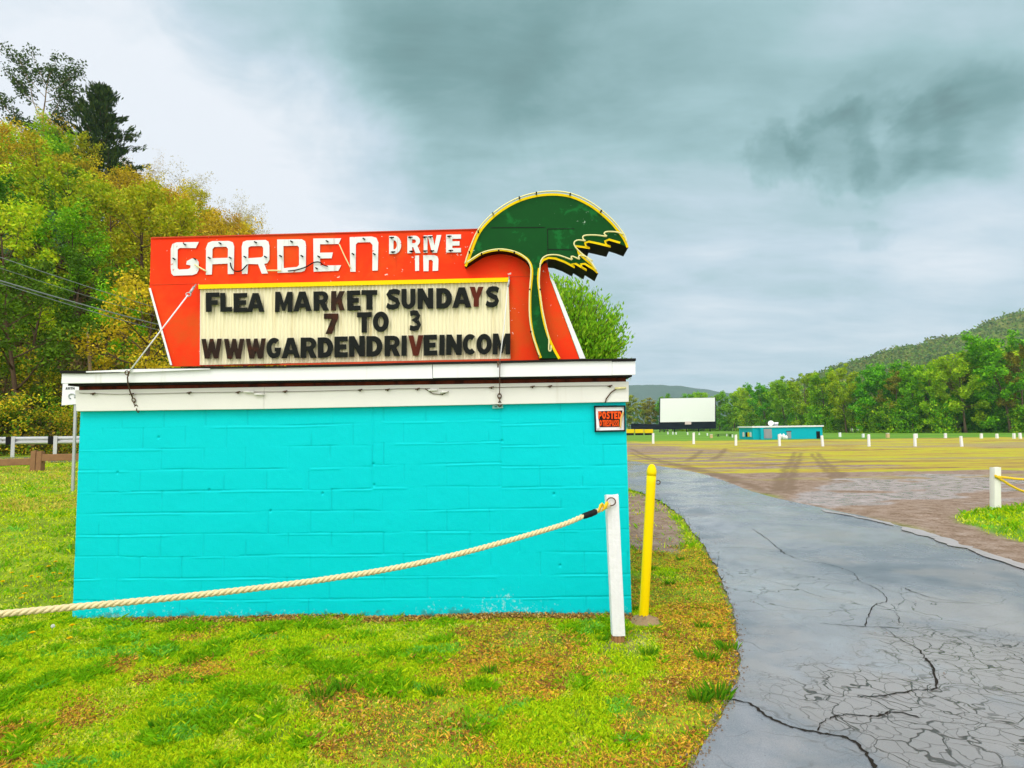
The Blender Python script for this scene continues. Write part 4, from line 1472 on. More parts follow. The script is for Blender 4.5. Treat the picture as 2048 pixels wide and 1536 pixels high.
def twisted(name, path, r, mt, label, cat, lay=None, group=None, strands=3):
    P = [Vector(p) for p in path]
    d = [0]
    for i in range(1, len(P)): d.append(d[-1] + (P[i] - P[i - 1]).length)
    L = d[-1]
    step = r * .55
    n = int(L / step)
    lay = lay or r * 5.6

    def at(s):
        i = int(np.searchsorted(d, s)); i = min(max(i, 1), len(P) - 1)
        t = (s - d[i - 1]) / max(d[i] - d[i - 1], 1e-9)
        return P[i - 1].lerp(P[i], t), (P[i] - P[i - 1]).normalized()
    mb = MB()
    for k in range(strands):
        pts = []
        for j in range(n + 1):
            p, t = at(L * j / n)
            s = t.cross(Vector((0, 0, 1))).normalized(); u = s.cross(t)
            a = 2 * math.pi * (L * j / n) / lay + 2 * math.pi * k / strands
            pts.append(p + (s * math.cos(a) + u * math.sin(a)) * r * .52)
        mb.tube(pts, r * .56, 6)
    o = mb.build(name, mt)
    tag(o, label, cat, group)
    return o


rp0 = on_plane(1219, 1009, pb - Vector((0, PW * .5 + .02, 0)), Vector((0, 1, 0)))
rp1 = at_y(0, 1228, 3.35)
rpn = Vector((-(rp1 - rp0).y, (rp1 - rp0).x, 0)).normalized()
rpx = [(1219, 1009), (1190, 1024), (1165, 1033), (1120, 1051), (1000, 1086), (900, 1112), (800, 1134), (700, 1151), (600, 1165.5), (500, 1178), (400, 1189.5), (300, 1200), (200, 1209.5), (100, 1218.5), (0, 1228), (-150, 1243), (-320, 1259)]
rpath = catmull([on_plane(x, y, rp0, rpn) for x, y in rpx], 4)
twisted('rope', rpath, .0195, m_rope, 'thick pale twisted rope sagging from the white post across the turquoise wall', 'rope')
rope = bpy.data.objects['rope']
mb = MB()
tp = catmull([on_plane(x, y, rp0, rpn) for x, y in [(1193, 1022.5), (1180, 1028), (1165, 1033)]], 5)
mb.tube(tp, [.018] + [.024, .026, .024, .025, .026, .024, .025, .024, .023] + [.018], 10)
mb.build('black_tape', m_tape, rope)
mb = MB()
for k in range(7):
    tpath = [on_plane(1196 + k * 2.4 + j * .8, 1014 + 7 * math.cos(j * .8 + k) - k * 1.1 + 2, rp0 - rpn * (.0), rpn) + Vector((0, -.02 - .012 * math.sin(j * .8 + k), 0)) for j in range(8)]
    mb.tube(tpath, .006, 5)
mb.build('yellow_lashing', m_ropey, rope)

bb = on_ground(1287, 1240)
btop = on_plane(1304, 928, bb, Vector((0, 1, 0)))
bo = thing('bollard', bb, 'leaning yellow steel bollard beside the driveway, next to the white rope post', 'bollard')
mb = MB()
ax = (btop - bb)
Rb = 9.3 * bb.y / FPX
pts = [bb - ax * .06, bb] + [bb + ax * (i / 8) for i in range(1, 8)] + [bb + ax * .945]
mb.tube(pts, Rb, 20)
mb.build('pipe', m_boll, bo)
mb = MB()
pts = []; rr_ = []
for i in range(8):
    t = i / 7
    q = t * math.pi / 2
    pts.append(bb + ax * (.947 + .053 * math.sin(q))); rr_.append(max(.004, Rb * 1.04 * math.cos(q * .97)))
mb.tube([bb + ax * .925] + pts, [Rb * 1.04] + rr_, 20)
mb.build('cap', m_boll, bo)
mb = MB()
hk = bb + ax * .88 + Vector((Rb, 0, 0))
mb.tube([hk + Vector((.022 + .018 * math.cos(t), -.004, .018 * math.sin(t))) for t in np.linspace(-2.6, 2.6, 10)], .005, 6)
mb.build('eye_hook', m_rust, bo)


def mound(name, c, rx, ry, h, mt, label, cat, seed=1):
    n, m = 28, 9
    V = [(c.x, c.y, c.z + h)]
    for j in range(1, m + 1):
        t = j / m
        for i in range(n):
            a = 2 * math.pi * i / n
            k = 1 + .22 * (float(fbm(np.array([math.cos(a) * 1.5 + 5]), np.array([math.sin(a) * 1.5 + seed]), 2, seed)[0]) - .5) * 2
            x = c.x + math.cos(a) * rx * t * k; y = c.y + math.sin(a) * ry * t * k
            V.append((x, y, gz1(x, y) + h * (1 - t * t) ** 1.0 - .012 * t + (random.Random(i * 31 + j).uniform(-.01, .01))))
    F = [(0, 1 + i, 1 + (i + 1) % n) for i in range(n)]
    mb = MB(); mb.add(V, F, 0, True)
    mb.add(V, [(1 + (j - 1) * n + i, 1 + j * n + i, 1 + j * n + (i + 1) % n, 1 + (j - 1) * n + (i + 1) % n) for j in range(1, m) for i in range(n)], 0, True)
    o = mb.build(name, mt)
    return o


o = mound('dirt_mound', bb + Vector((0, -.03, 0)), .165, .15, .05, m_dirt1, '', '')
tag(o, kind='structure')
o = mound('bare_soil', pb, .15, .11, .010, m_dirt1, '', '', 5)
tag(o, kind='structure')

# right-hand post with two yellow ropes
rb = on_ground(1990, 1019)
rtop = on_plane(1990.5, 935, rb, Vector((0, 1, 0)))
rp = thing('rope_post', rb, 'white square post with two yellow ropes on the grass patch beyond the driveway', 'post')
wood_post(rb - Vector((0, 0, .1)), rtop, 14 * rb.y / FPX, rp, 'timber', pmat('clean_white_paint', (.8, .79, .72), .5, .05), 11)
for k, pts in enumerate([[(1990, 953), (2020, 956), (2048, 958.5), (2200, 966), (2420, 950)], [(1990, 951), (2004, 960), (2025, 973), (2048, 983), (2110, 1003), (2250, 1010), (2420, 960)]]):
    path = catmull([on_plane(x, y, rb - Vector((0, .09, 0)), Vector((0.0, 1, 0))) for x, y in pts], 5)
    twisted('yellow_rope', path, .024, m_ropey, ['yellow rope stretched nearly level from the right white post', 'yellow rope sagging down from the right white post'][k], 'rope')

# ------------------------------------------------------------------ left: street sign, rail fence, guardrail, cables
spb = on_ground(146, 982)
def at_d(px, py): return on_plane(px, py, spb, Vector((0, 1, 0)))


ss = thing('roadside_sign', spb, 'white metal sign on a grey steel post partly hidden behind the left wall corner', 'sign')
mb = MB()
a, b = at_d(145.5, 984), at_d(152.5, 778)
mb.beam(a - Vector((0, 0, .15)), b, .05, .035, up=(0, 1, 0))
mb.build('post', m_steel, ss)
k = Vector((0, .01, 0))
tl, tr, br_, bl_ = at_d(129, 768), at_d(186, 764), at_d(184, 806), at_d(126.5, 811)
mb = MB(); f_ = Vector((0, -.05, 0))
mb.hexa([bl_ + f_, br_ + f_, br_ + f_ + k, bl_ + f_ + k, tl + f_, tr + f_, tr + f_ + k, tl + f_ + k])
pl = mb.build('sign_plate', pmat('sign_white', (.80, .80, .85), .4, .03), ss)
mb = MB()
m_txt = pmat('dark_grey_ink', (.07, .08, .08), .6)
for i, ch in enumerate('AUTH'):
    x0 = 135 + i * 4.6
    mb.solid(glyph(ch) if ch != 'H' else [[(0, 0), (.3, 0), (.3, .4), (.7, .4), (.7, 0), (1, 0), (1, 1), (.7, 1), (.7, .6), (.3, .6), (.3, 1), (0, 1)]],
             lambda gx, gy, d: at_d(x0 + gx * 3.9, 779.5 - gy * 5) + Vector((0, d, 0)), -.056, -.052)
mb.build('lettering', m_txt, pl)
mb = MB(); mb.tube([at_d(148 + 6.5 * math.cos(t) , 793 + 5 * math.sin(t)) + Vector((0, -.056, 0)) for t in np.linspace(2.0, 6.9, 12)], .014, 6)
mb.build('symbol', pmat('grey_ink', (.35, .38, .38), .6), pl)

FY = 18.0
def fy_at(px, py, Y=FY): return at_y(px, py, Y)


fb_ = fy_at(75, 944)
fe = thing('rail_fence', (fb_.x, fb_.y, gz1(fb_.x, fb_.y)), 'low weathered split rail fence along the left lawn in front of the guardrail', 'fence')
for px, tilt in ((75, 0), (-70, 1), (225, -1)):
    q = fy_at(px, 925)
    g = gz1(q.x, FY)
    for s in (-1, 1):
        mb = MB()
        h = fy_at(px, 902 if s < 0 else 903.5).z
        cx = q.x + s * .085
        mb.hexa([(cx - .078, FY - .09, g - .1), (cx + .078, FY - .09, g - .1), (cx + .085, FY + .09, g - .1), (cx - .078, FY + .09, g - .1),
                 (cx - .07, FY - .08, h), (cx + .078, FY - .08, h + .03), (cx + .07, FY + .08, h), (cx - .075, FY + .08, h - .02)])
        mb.build('post', m_fence, fe, bevel=.012)
for (p0, p1) in (((-90, 928), (66, 923)), ((84, 915.5), (236, 912))):
    mb = MB(); mb.beam(fy_at(*p0) - Vector((0, .02, 0)), fy_at(*p1) - Vector((0, .02, 0)), .09, .20)
    mb.build('rail', m_fence, fe, bevel=.015)

GY = 25.6
gr0 = Vector((-34, GY, gz1(-34, GY)))
gr = thing('guardrail', Vector((-22, GY, gz1(-22, GY))), 'long galvanized steel guardrail with black spacer blocks along the road under the wooded hill', 'guardrail')
prof = [(0.0, .16), (-.03, .14), (-.075, .105), (-.075, .065), (-.02, .03), (-.005, 0), (-.02, -.03), (-.075, -.065), (-.075, -.105), (-.03, -.14), (0, -.16)]
zr_ = CAM_Z - .17 - .02
mb = MB()
xs_ = np.linspace(-36, -10, 30)
vs = []
for x in xs_:
    for (dy, dz) in prof: vs.append((x, GY + dy, zr_ + dz + (x + 20) * -.003))
for x in xs_:
    for (dy, dz) in prof: vs.append((x, GY + dy + .006, zr_ + dz + (x + 20) * -.003))
np_ = len(prof); nn = len(xs_) * np_
fs = [(i * np_ + j, (i + 1) * np_ + j, (i + 1) * np_ + j + 1, i * np_ + j + 1) for i in range(len(xs_) - 1) for j in range(np_ - 1)]
fs += [tuple(nn + q for q in reversed(f)) for f in fs]
mb.add(vs, fs, 0, False)
mb.build('beam', m_galv, gr)
px0 = 27
sp = 84 * GY / FPX
x27 = at_y(27, 890, GY).x
for k in range(-6, 6):
    x = x27 + k * sp
    if x > -11: continue
    g = gz1(x, GY + .2)
    mb = MB(); mb.box(x - .03, x + .13, GY - .10, GY - .085, g - .1, zr_ + .18)
    mb.box(x - .03, x - .018, GY - .085, GY + .10, g - .1, zr_ + .18); mb.build('post', m_galv, gr)
    mb = MB(); mb.box(x - .26, x - .035, GY - .11, GY + .02, zr_ - .17, zr_ + .165); mb.build('spacer_block', m_black, gr, bevel=.01)

for k, (pa, pb_, Ya, Yb, r) in enumerate([((-160, 458), (640, 692), 22, 48, .018), ((-160, 482), (640, 704), 22, 48, .012), ((-160, 512), (640, 710), 22, 48, .032), ((-160, 514), (640, 727), 22, 48, .02)]):
    A = at_y(*pa, Ya); B = at_y(*pb_, Yb)
    pts = []
    for i in range(25):
        t = i / 24
        p = A.lerp(B, t); p.z -= .55 * 4 * t * (1 - t)
        pts.append(p)
    mb = MB(); mb.tube(pts, r, 6)
    o = mb.build('power_line', m_cable)
    tag(o, ['topmost overhead cable crossing in front of the wooded hill', 'thin second overhead cable from the top in front of the hill', 'thickest overhead cable, third from the top before the hill', 'lowest overhead cable crossing in front of the wooded hill'][k], 'cable', 'overhead cables at the left')

# ------------------------------------------------------------------ drive-in field: screen, concession stand, posts
def ground_at(px, Y):
    p = at_y(px, hyp(px), Y)
    return Vector((p.x, Y, gz1(p.x, Y)))


SY = 300.0
sc0 = ground_at(1375, SY)
sn = thing('movie_screen', sc0, 'big white drive-in movie screen above a dark lower wall across the field', 'movie screen')
def s_at(px, py, off=0): return at_y(px, py, SY + off)


mb = MB()
c = [s_at(1320.5, 844.5), s_at(1430, 843.0), s_at(1430, 795.3), s_at(1321, 797.0)]
k = Vector((0, .5, 0))
mb.hexa([c[0], c[1], c[1] + k, c[0] + k, c[3], c[2], c[2] + k, c[3] + k]); mb.build('screen_panel', m_scr, sn)
mb = MB()
c = [s_at(1318, 859.0, .6), s_at(1432, 857.3, .6), s_at(1432, 795.0, .6), s_at(1319.5, 796.2, .6)]
mb.hexa([c[0], c[1], c[1] + k, c[0] + k, c[3], c[2], c[2] + k, c[3] + k]); mb.build('backing_wall', m_dark, sn)
for px in (1328, 1349, 1373, 1397, 1420):
    mb = MB(); a = s_at(px, 857, 1.2); mb.beam(Vector((a.x, a.y, sc0.z - .2)), a, .4, .4, up=(0, 1, 0)); mb.build('leg', m_dark, sn)
mb = MB()
c = [s_at(1370, 849, -.4), s_at(1382.5, 848.8, -.4), s_at(1382.5, 843, -.4), s_at(1370, 843.2, -.4)]
mb.hexa([c[0], c[1], c[1] + k * .3, c[0] + k * .3, c[3], c[2], c[2] + k * .3, c[3] + k * .3])
mb.build('sign_plate', pmat('screen_plate', (.75, .6, .6), .5), sn)
# black fence left of the screen
q = ground_at(1290, SY - 2)
bf = thing('dark_fence', q, 'long black board fence left of the white movie screen', 'fence')
mb = MB(); a, b = at_y(1262, 847, SY - 2), at_y(1321, 848.5, SY - 2)
z0 = at_y(1290, 859.5, SY - 2).z
mb.hexa([(a.x, a.y, z0), (b.x, b.y, z0), (b.x, b.y + .3, z0), (a.x, a.y + .3, z0), (a.x, a.y, a.z), (b.x, b.y, b.z), (b.x, b.y + .3, b.z), (a.x, a.y + .3, a.z)])
mb.build('board_panel', m_dark, bf)
for px in (1264, 1292, 1319):
    mb = MB(); p = at_y(px, 852, SY - 1.5); mb.beam((p.x, p.y, q.z - .3), (p.x, p.y, a.z - .1), .3, .3, up=(0, 1, 0)); mb.build('post', m_dark, bf)
# yellow barriers
YY = 205.0
for i, (x0, x1) in enumerate(((1251, 1268.5), (1270.5, 1287.5), (1289.3, 1306.3))):
    a, b = at_y(x0, 866.3, YY), at_y(x1, 866.0, YY)
    zt = at_y((x0 + x1) / 2, 858.5, YY).z
    g = gz1(a.x, YY)
    t = thing('yellow_barrier', ((a.x + b.x) / 2, YY, g), ['leftmost yellow barrier block near the wall corner below the dark fence', 'middle one of the three yellow barrier blocks below the dark fence', 'rightmost of the three yellow barrier blocks below the dark fence'][i], 'barrier', 'yellow barrier blocks')
    mb = MB(); mb.box(a.x, b.x, YY, YY + .9, a.z, zt); mb.build('block', m_yellow, t, bevel=.06)
    mb = MB(); mb.box(a.x + .15, b.x - .15, YY + .1, YY + .8, g - .1, a.z); mb.build('foot', m_black, t)

# concession stand
CY = 116.0
def k_at(px, py, off=0): return at_y(px, py, CY + off)


g0 = ground_at(1562, CY)
cs = thing('concession_stand', g0, 'low teal concession building with white roof edge in the middle of the field', 'building')
a, b = k_at(1478.5, 878), k_at(1645.5, 877)
ztl, ztr = k_at(1478.5, 856).z, k_at(1645.5, 855.5).z
DC = 7.0
xr = b.x
xl = k_at(1024 + 454.5 * (CY + DC) / CY, 870).x
xd0, xd1 = k_at(1521, 870).x, k_at(1545, 870).x
mb = MB()
mb.box(xl, xr, CY, CY + DC, g0.z - .3, ztl + .02); mb.build('wall', m_teal, cs)
mb = MB(); mb.box(xl - .2, xr + .2, CY - .25, CY + DC + .2, ztl + .02, ztl + .30); mb.build('roof', m_white, cs)
mb = MB(); x = k_at(1519.5, 870).x; mb.box(x - .1, x + .4, CY - .8, CY - .003, g0.z - .2, ztl - .05); mb.build('side_panel', m_teal, cs)
for (x0, x1, y0, y1, mt, nm) in [(1528, 1543, 857.5, 877, m_grey, 'door'), (1574, 1581.5, 862.5, 877, m_grey, 'door'), (1633, 1639.5, 862.5, 877, m_black, 'doorway')]:
    p, q = k_at(x0, y1), k_at(x1, y0)
    mb = MB(); mb.box(p.x, q.x, CY - .06, CY - .005, max(p.z, g0.z), q.z)
    d_ = mb.build(nm, mt, cs)
    if nm == 'door' and x0 > 1560:
        mb = MB(); mb.box(p.x - .1, q.x + .1, CY - .08, CY - .062, q.z - .05, q.z + .08); mb.build('frame', m_black, d_)
for i, (x0, mt) in enumerate(((1482.5, m_frieze), (1488.5, m_dark), (1492.5, m_yellow), (1496.5, m_frieze))):
    Ya, Yb = xl * FPX / (x0 - 1024), xl * FPX / (x0 + 3.2 - 1024)
    za, zb2 = at_y(x0, 873.5, Ya).z, at_y(x0, 864, Ya).z
    mb = MB(); mb.solid([[(Ya, za), (Yb, za), (Yb, zb2 - .15), ((Ya + Yb) / 2, zb2), (Ya, zb2 - .15)]], lambda Yq, Zz, d: Vector((xl + d, Yq, Zz)), -.07, -.005); mb.build('poster', mt, cs)
# things around the stand
p = k_at(1543, 853, 2.5)
ds = thing('satellite_dish', (p.x, p.y, ztl + .3), 'white satellite dish on the concession roof', 'satellite dish')
mb = MB(); mb.tube([(p.x + .4, p.y + .5, ztl + .3), (p.x + .4, p.y + .5, p.z - .2), (p.x + .1, p.y + .1, p.z + .1)], .07, 8); mb.build('mast', m_grey, ds)
dc = k_at(1542, 846.5, 2.5)
nrm = Vector((-.55, -.8, .25)).normalized()
s_ = nrm.cross(Vector((0, 0, 1))).normalized(); u_ = s_.cross(nrm)
vs = []; fs = []
for j in range(6):
    rr2 = .48 * (j + 1) / 6 * 1.1
    for i in range(18):
        t = 2 * math.pi * i / 18
        vs.append(dc + s_ * rr2 * math.cos(t) + u_ * rr2 * math.sin(t) + nrm * (.5 * rr2 * rr2 * .8))
for j in range(5):
    for i in range(18): fs.append((j * 18 + i, j * 18 + (i + 1) % 18, (j + 1) * 18 + (i + 1) % 18, (j + 1) * 18 + i))
fs.append(tuple(range(18)))
mb = MB(); mb.add(vs, fs, 0, True); mb.build('dish', m_scr, ds)
q = k_at(1553, 850, 3)
ac = thing('roof_vent', (q.x, q.y, ztl + .3), 'pale box vent next to the dish on the concession roof', 'vent')
mb = MB(); mb.box(q.x - .33, q.x + .33, q.y, q.y + .6, ztl + .3, ztl + .75); mb.build('housing', m_grey, ac, bevel=.03)
mb = MB(); mb.box(q.x - .38, q.x + .38, q.y - .05, q.y + .65, ztl + .75, ztl + 1.0); mb.build('hood', m_scr, ac, bevel=.03)
for i, px in enumerate((1561, 1567.5, 1572.5)):
    q = k_at(px, 877, -1.5 - .3 * i)
    g = gz1(q.x, q.y); hh = (1.0, 1.0, .7)[i]
    t = thing('gas_tank', (q.x, q.y, g), ['left white gas tank standing before the concession wall', 'middle white gas tank standing before the concession wall', 'short right white gas tank beside the concession door'][i], 'gas tank', 'white tanks by the concession stand')
    mb = MB()
    mb.tube([(q.x, q.y, g - .02), (q.x, q.y, g + hh * .8), (q.x, q.y, g + hh * .93), (q.x, q.y, g + hh)], [.27, .27, .2, .07], 14); mb.build('body', m_scr, t)
    mb = MB(); mb.tube([(q.x, q.y, g + hh), (q.x, q.y, g + hh + .12)], .1, 10); mb.build('collar', m_scr, t)
q = on_ground(1448, 873.5)
pt = thing('picnic_table', q, 'dark picnic table out on the yellow field left of the concession stand', 'table')
mb = MB(); mb.box(q.x - 2.0, q.x + 2.2, q.y - .4, q.y + .4, q.z + .62, q.z + .72); mb.build('tabletop', m_black, pt)
for s in (-1, 1):
    mb = MB(); mb.box(q.x - 2.0, q.x + 2.2, q.y + s * .8 - .14, q.y + s * .8 + .14, q.z + .38, q.z + .44); mb.build('bench', m_black, pt)
    mb = MB(); xx = q.x + s * 1.5
    mb.beam((xx, q.y - .9, q.z - .02), (xx, q.y + .1, q.z + .62), .1, .1); mb.beam((xx + .11, q.y + .9, q.z - .02), (xx + .11, q.y - .1, q.z + .62), .1, .1); mb.build('leg', m_black, pt)


def far_post(px, ytop, ybase, kind='white', lab='', group='', seed=0, wpx=4.2):
    b = on_ground(px, ybase)
    h = (ybase - ytop) * b.y / FPX
    w = wpx * b.y / FPX
    rr = random.Random(seed)
    t = thing('speaker_post', b, lab, 'post', group, rz=rr.uniform(-.3, .3))
    mb = MB()
    lean = rr.uniform(-.05, .05) * h
    c = [(-w / 2, -w / 2), (w / 2, -w / 2), (w / 2, w / 2), (-w / 2, w / 2)]
    vs = [(b.x + x, b.y + y, b.z - .2) for x, y in c] + [(b.x + x * .92 + lean, b.y + y * .92, b.z + h * (1 - (.03 if x < 0 else 0))) for x, y in c]
    mb.hexa(vs)
    mt = {'white': m_white, 'tan': pmat('tan_paint', (.62, .45, .22), .6)}[kind]
    mb.build('shaft', mt, t, bevel=w * .06)
    if kind == 'white':
        mb = MB(); hd = b.z + h * .80
        mb.box(b.x + lean * .8 + w * .46, b.x + lean * .8 + w * .62, b.y - w * .3, b.y + w * .3, hd - w * .5, hd + w * .4)
        mb.build('speaker_hook', m_grey, t)
    else:
        mb = MB(); mb.box(b.x - w * .42 + lean, b.x + w * .42 + lean, b.y - w * .42, b.y + w * .42, b.z + h * 1.002, b.z + h * 1.09); mb.build('cap', m_white, t)
    return t


def p5(x, y): return (1240 + x / 2.5347, 600 + y / 2.5347)


row1 = [(168, 675, 728), (373, 672, 730), (587, 683, 738), (809, 680, 740), (1028, 687, 742), (1262, 681, 742), (1496, 678, 742), (1733, 690, 743)]
ords = ['leftmost', 'second from the left', 'third from the left', 'fourth from the left', 'fifth from the left', 'sixth from the left', 'seventh from the left', 'eighth from the left', 'ninth from the left', 'tenth from the left', 'eleventh from the left', 'twelfth from the left', 'thirteenth from the left']
for i, (x, t, b) in enumerate(row1):
    (px, yt), (_, yb) = p5(x, t), p5(x, b)
    far_post(px, yt, yb, 'white', 'white speaker post, %s in the nearest row on the yellow field' % ords[i], 'nearest row of speaker posts', i)
row2 = [(1115, 672, 694, 'white'), (1233, 678, 697, 'white'), (1358, 677, 698, 'tan'), (1502, 678, 700, 'white'), (1650, 676, 700, 'white'), (1832, 677, 702, 'white'), (1912, 678, 701, 'white'), (1998, 676, 703, 'white'), (2030, 674, 703, 'white')]
for i, (x, t, b, kd) in enumerate(row2):
    (px, yt), (_, yb) = p5(x, t), p5(x, b)
    far_post(px, yt, yb, kd, ('white speaker post, %s in the row right of the concession stand' if kd == 'white' else 'short tan post, %s in the row right of the concession stand') % ords[i], 'second row of speaker posts', 20 + i, 4.0 if kd == 'white' else 5.5)
row3 = [(1100, 650, 663), (1175, 648, 662), (1204, 648, 662), (1280, 648, 662), (1326, 648, 664), (1411, 648, 663), (1462, 650, 665), (1568, 650, 667), (1621, 648, 667), (1724, 646, 665), (1789, 647, 666), (1908, 648, 666), (2004, 648, 670)]
for i, (x, t, b) in enumerate(row3):
    (px, yt), (_, yb) = p5(x, t), p5(x, b)
    far_post(px, yt, yb + .6, 'white', 'tiny white speaker post, %s in the far row before the trees' % ords[i], 'far row of speaker posts', 40 + i, 2.2)
row4 = [(243, 668, 681, 'white'), (268, 668, 682, 'white'), (285, 670, 682, 'white'), (343, 670, 684, 'white'), (402, 673, 684, 'white'), (443, 675, 688, 'white'), (463, 682, 700, 'tan'), (541, 678, 690, 'white'), (570, 682, 697, 'white')]
for i, (x, t, b, kd) in enumerate(row4):
    (px, yt), (_, yb) = p5(x, t), p5(x, b)
    far_post(px, yt, yb, kd, ('tiny white speaker post, %s below the movie screen' if kd == 'white' else 'short tan post, %s in the row below the movie screen') % ords[i], 'speaker posts below the screen', 60 + i, 2.2 if kd == 'white' else 5)

# ------------------------------------------------------------------ vegetation
NPR = np.random.default_rng(12)


def leaf_mesh(name, C, size, cols, colp, parent, mt, up=.35, aspect=.62, jit=.35, axis=None):
    """small leaf-shaped quads at centres C; cols: list of (r,g,b); colp: probabilities"""
    n = len(C)
    rg = NPR
    d = rg.normal(size=(n, 3)); d[:, 2] = np.abs(d[:, 2]) * .6 + up
    if axis is not None: d = d * .35 + axis
    d /= np.linalg.norm(d, axis=1, keepdims=True)
    a = rg.normal(size=(n, 3)); a -= d * (a * d).sum(1, keepdims=True); a /= np.linalg.norm(a, axis=1, keepdims=True)
    b = np.cross(d, a)
    s = size * rg.uniform(1 - jit, 1 + jit, (n, 1))
    if axis is not None:
        L, Wd = d * s, a * s * aspect
    else:
        L, Wd = a * s, b * s * aspect
    V = np.stack([C - L, C + Wd * .9 - L * .1, C + L, C - Wd * .9 + L * .05], 1).reshape(-1, 3)
    F = np.arange(n * 4).reshape(n, 4)
    cols = np.array(cols)
    ci = rg.choice(len(cols), n, p=np.array(colp) / np.sum(colp))
    col = cols[ci] * rg.uniform(.75, 1.25, (n, 1))
    col = np.column_stack([col, np.ones(n)])
    return np_mesh(name, V, F, mt, parent, {'col': col}, 'FACE', world=False)


def limb(rng, p0, d, L, bend=.25, n=5, lift=.15):
    pts = [Vector(p0)]
    d = Vector(d).normalized()
    for i in range(n):
        d = (d + Vector((rng.uniform(-bend, bend), rng.uniform(-bend, bend), rng.uniform(-bend, bend) * .6 + lift * .5))).normalized()
        pts.append(pts[-1] + d * (L / n))
    return pts


def broad_tree(name, seed, H, cr, cb, nleaf, lsize, cols, colp, bark, label, r0=.018, sub=3, ntop=11, spread=.17, twig_only=False, flat=.8, low=0, lmat=None):
    """tapered trunk with limbs; leaves gathered in clumps round the outer branches"""
    rng = random.Random(seed)
    root = thing(name, (0, 0, 0), label, 'tree')
    tr = MB()
    tp = limb(rng, (0, 0, -.3), (rng.uniform(-.06, .06), rng.uniform(-.06, .06), 1), H * .78, .07, 8, .1)
    rad = [H * r0 * (1 - .82 * i / 8) for i in range(9)]
    rad[0] *= 1.5
    tr.tube(tp, rad, 8)
    tips = []

    def along(t):
        f = t * 8; i = min(int(f), 7)
        return tp[i].lerp(tp[i + 1], f - i)
    for k in range(ntop):
        t = cb / (H * .78) + (1 - cb / (H * .78)) * (k + .3) / ntop
        t = min(t, .97)
        base = along(t)
        az = k * 2.4 + rng.uniform(-.5, .5)
        rel = (base.z - cb) / max(H - cb, .1)
        prof = math.sin(math.pi * min(max(.20 + rel * .78, .05), .97)) ** .6
        el = .15 + .75 * rel + rng.uniform(-.1, .15)
        L = cr * prof * rng.uniform(.75, 1.08)
        d = Vector((math.cos(az) * math.cos(el), math.sin(az) * math.cos(el), math.sin(el)))
        lp = limb(rng, base, d, L, .22, 5, .22)
        rb_ = H * r0 * (1 - .75 * t) * .55
        tr.tube(lp, [rb_ * (1 - .8 * i / 5) for i in range(6)], 5)
        tips.append(lp[-1])
        for q in range(sub):
            f = .35 + .6 * (q + rng.random() * .6) / sub
            i = min(int(f * 5), 4)
            b2 = lp[i].lerp(lp[i + 1], f * 5 - i)
            d2 = (d + Vector((rng.uniform(-1, 1), rng.uniform(-1, 1), rng.uniform(-.3, .8))) * .9).normalized()
            l2 = limb(rng, b2, d2, L * rng.uniform(.35, .6), .3, 4, .2)
            tr.tube(l2, [rb_ * .45 * (1 - .75 * i / 4) for i in range(5)], 4)
            tips += [l2[-1], l2[2]]
            if twig_only:
                for _ in range(5):
                    d3 = (d2 + Vector((rng.uniform(-1, 1), rng.uniform(-1, 1), rng.uniform(-.2, 1)))).normalized()
                    l3 = limb(rng, l2[rng.randint(1, 4)], d3, L * rng.uniform(.2, .35), .3, 3, .1)
                    tr.tube(l3, [rb_ * .16, rb_ * .12, rb_ * .08, rb_ * .05], 3)
                    tips.append(l3[-1])
    # crown top
    for q in range(4):
        l2 = limb(rng, tp[-1], (rng.uniform(-.8, .8), rng.uniform(-.8, .8), 1), H * .19, .2, 4, .1)
        tr.tube(l2, [H * r0 * .16 * (1 - .75 * i / 4) for i in range(5)], 4)
        tips += [l2[-1], l2[2]]
    for q in range(low):
        a = rng.uniform(0, 6.28); tips.append(Vector((math.cos(a) * cr * rng.uniform(.3, .8), math.sin(a) * cr * rng.uniform(.3, .8), cb * rng.uniform(.3, .9))))
    tr.build('trunk', bark, root)
    tips = np.array([tuple(t) for t in tips])
    ci = NPR.integers(0, len(tips), nleaf)
    sg = cr * spread * NPR.uniform(.6, 1.25, len(tips))
    g = NPR.normal(size=(nleaf, 3))
    g /= np.maximum(np.linalg.norm(g, axis=1, keepdims=True), .3)
    g *= NPR.uniform(.25, 1.35, (nleaf, 1)) ** .7
    C = tips[ci] + g * sg[ci][:, None] * np.array((1, 1, flat))
    leaf_mesh('crown', C, lsize, cols, colp, root, lmat or (m_leaf_far if H > 20 else m_leaf))
    return root


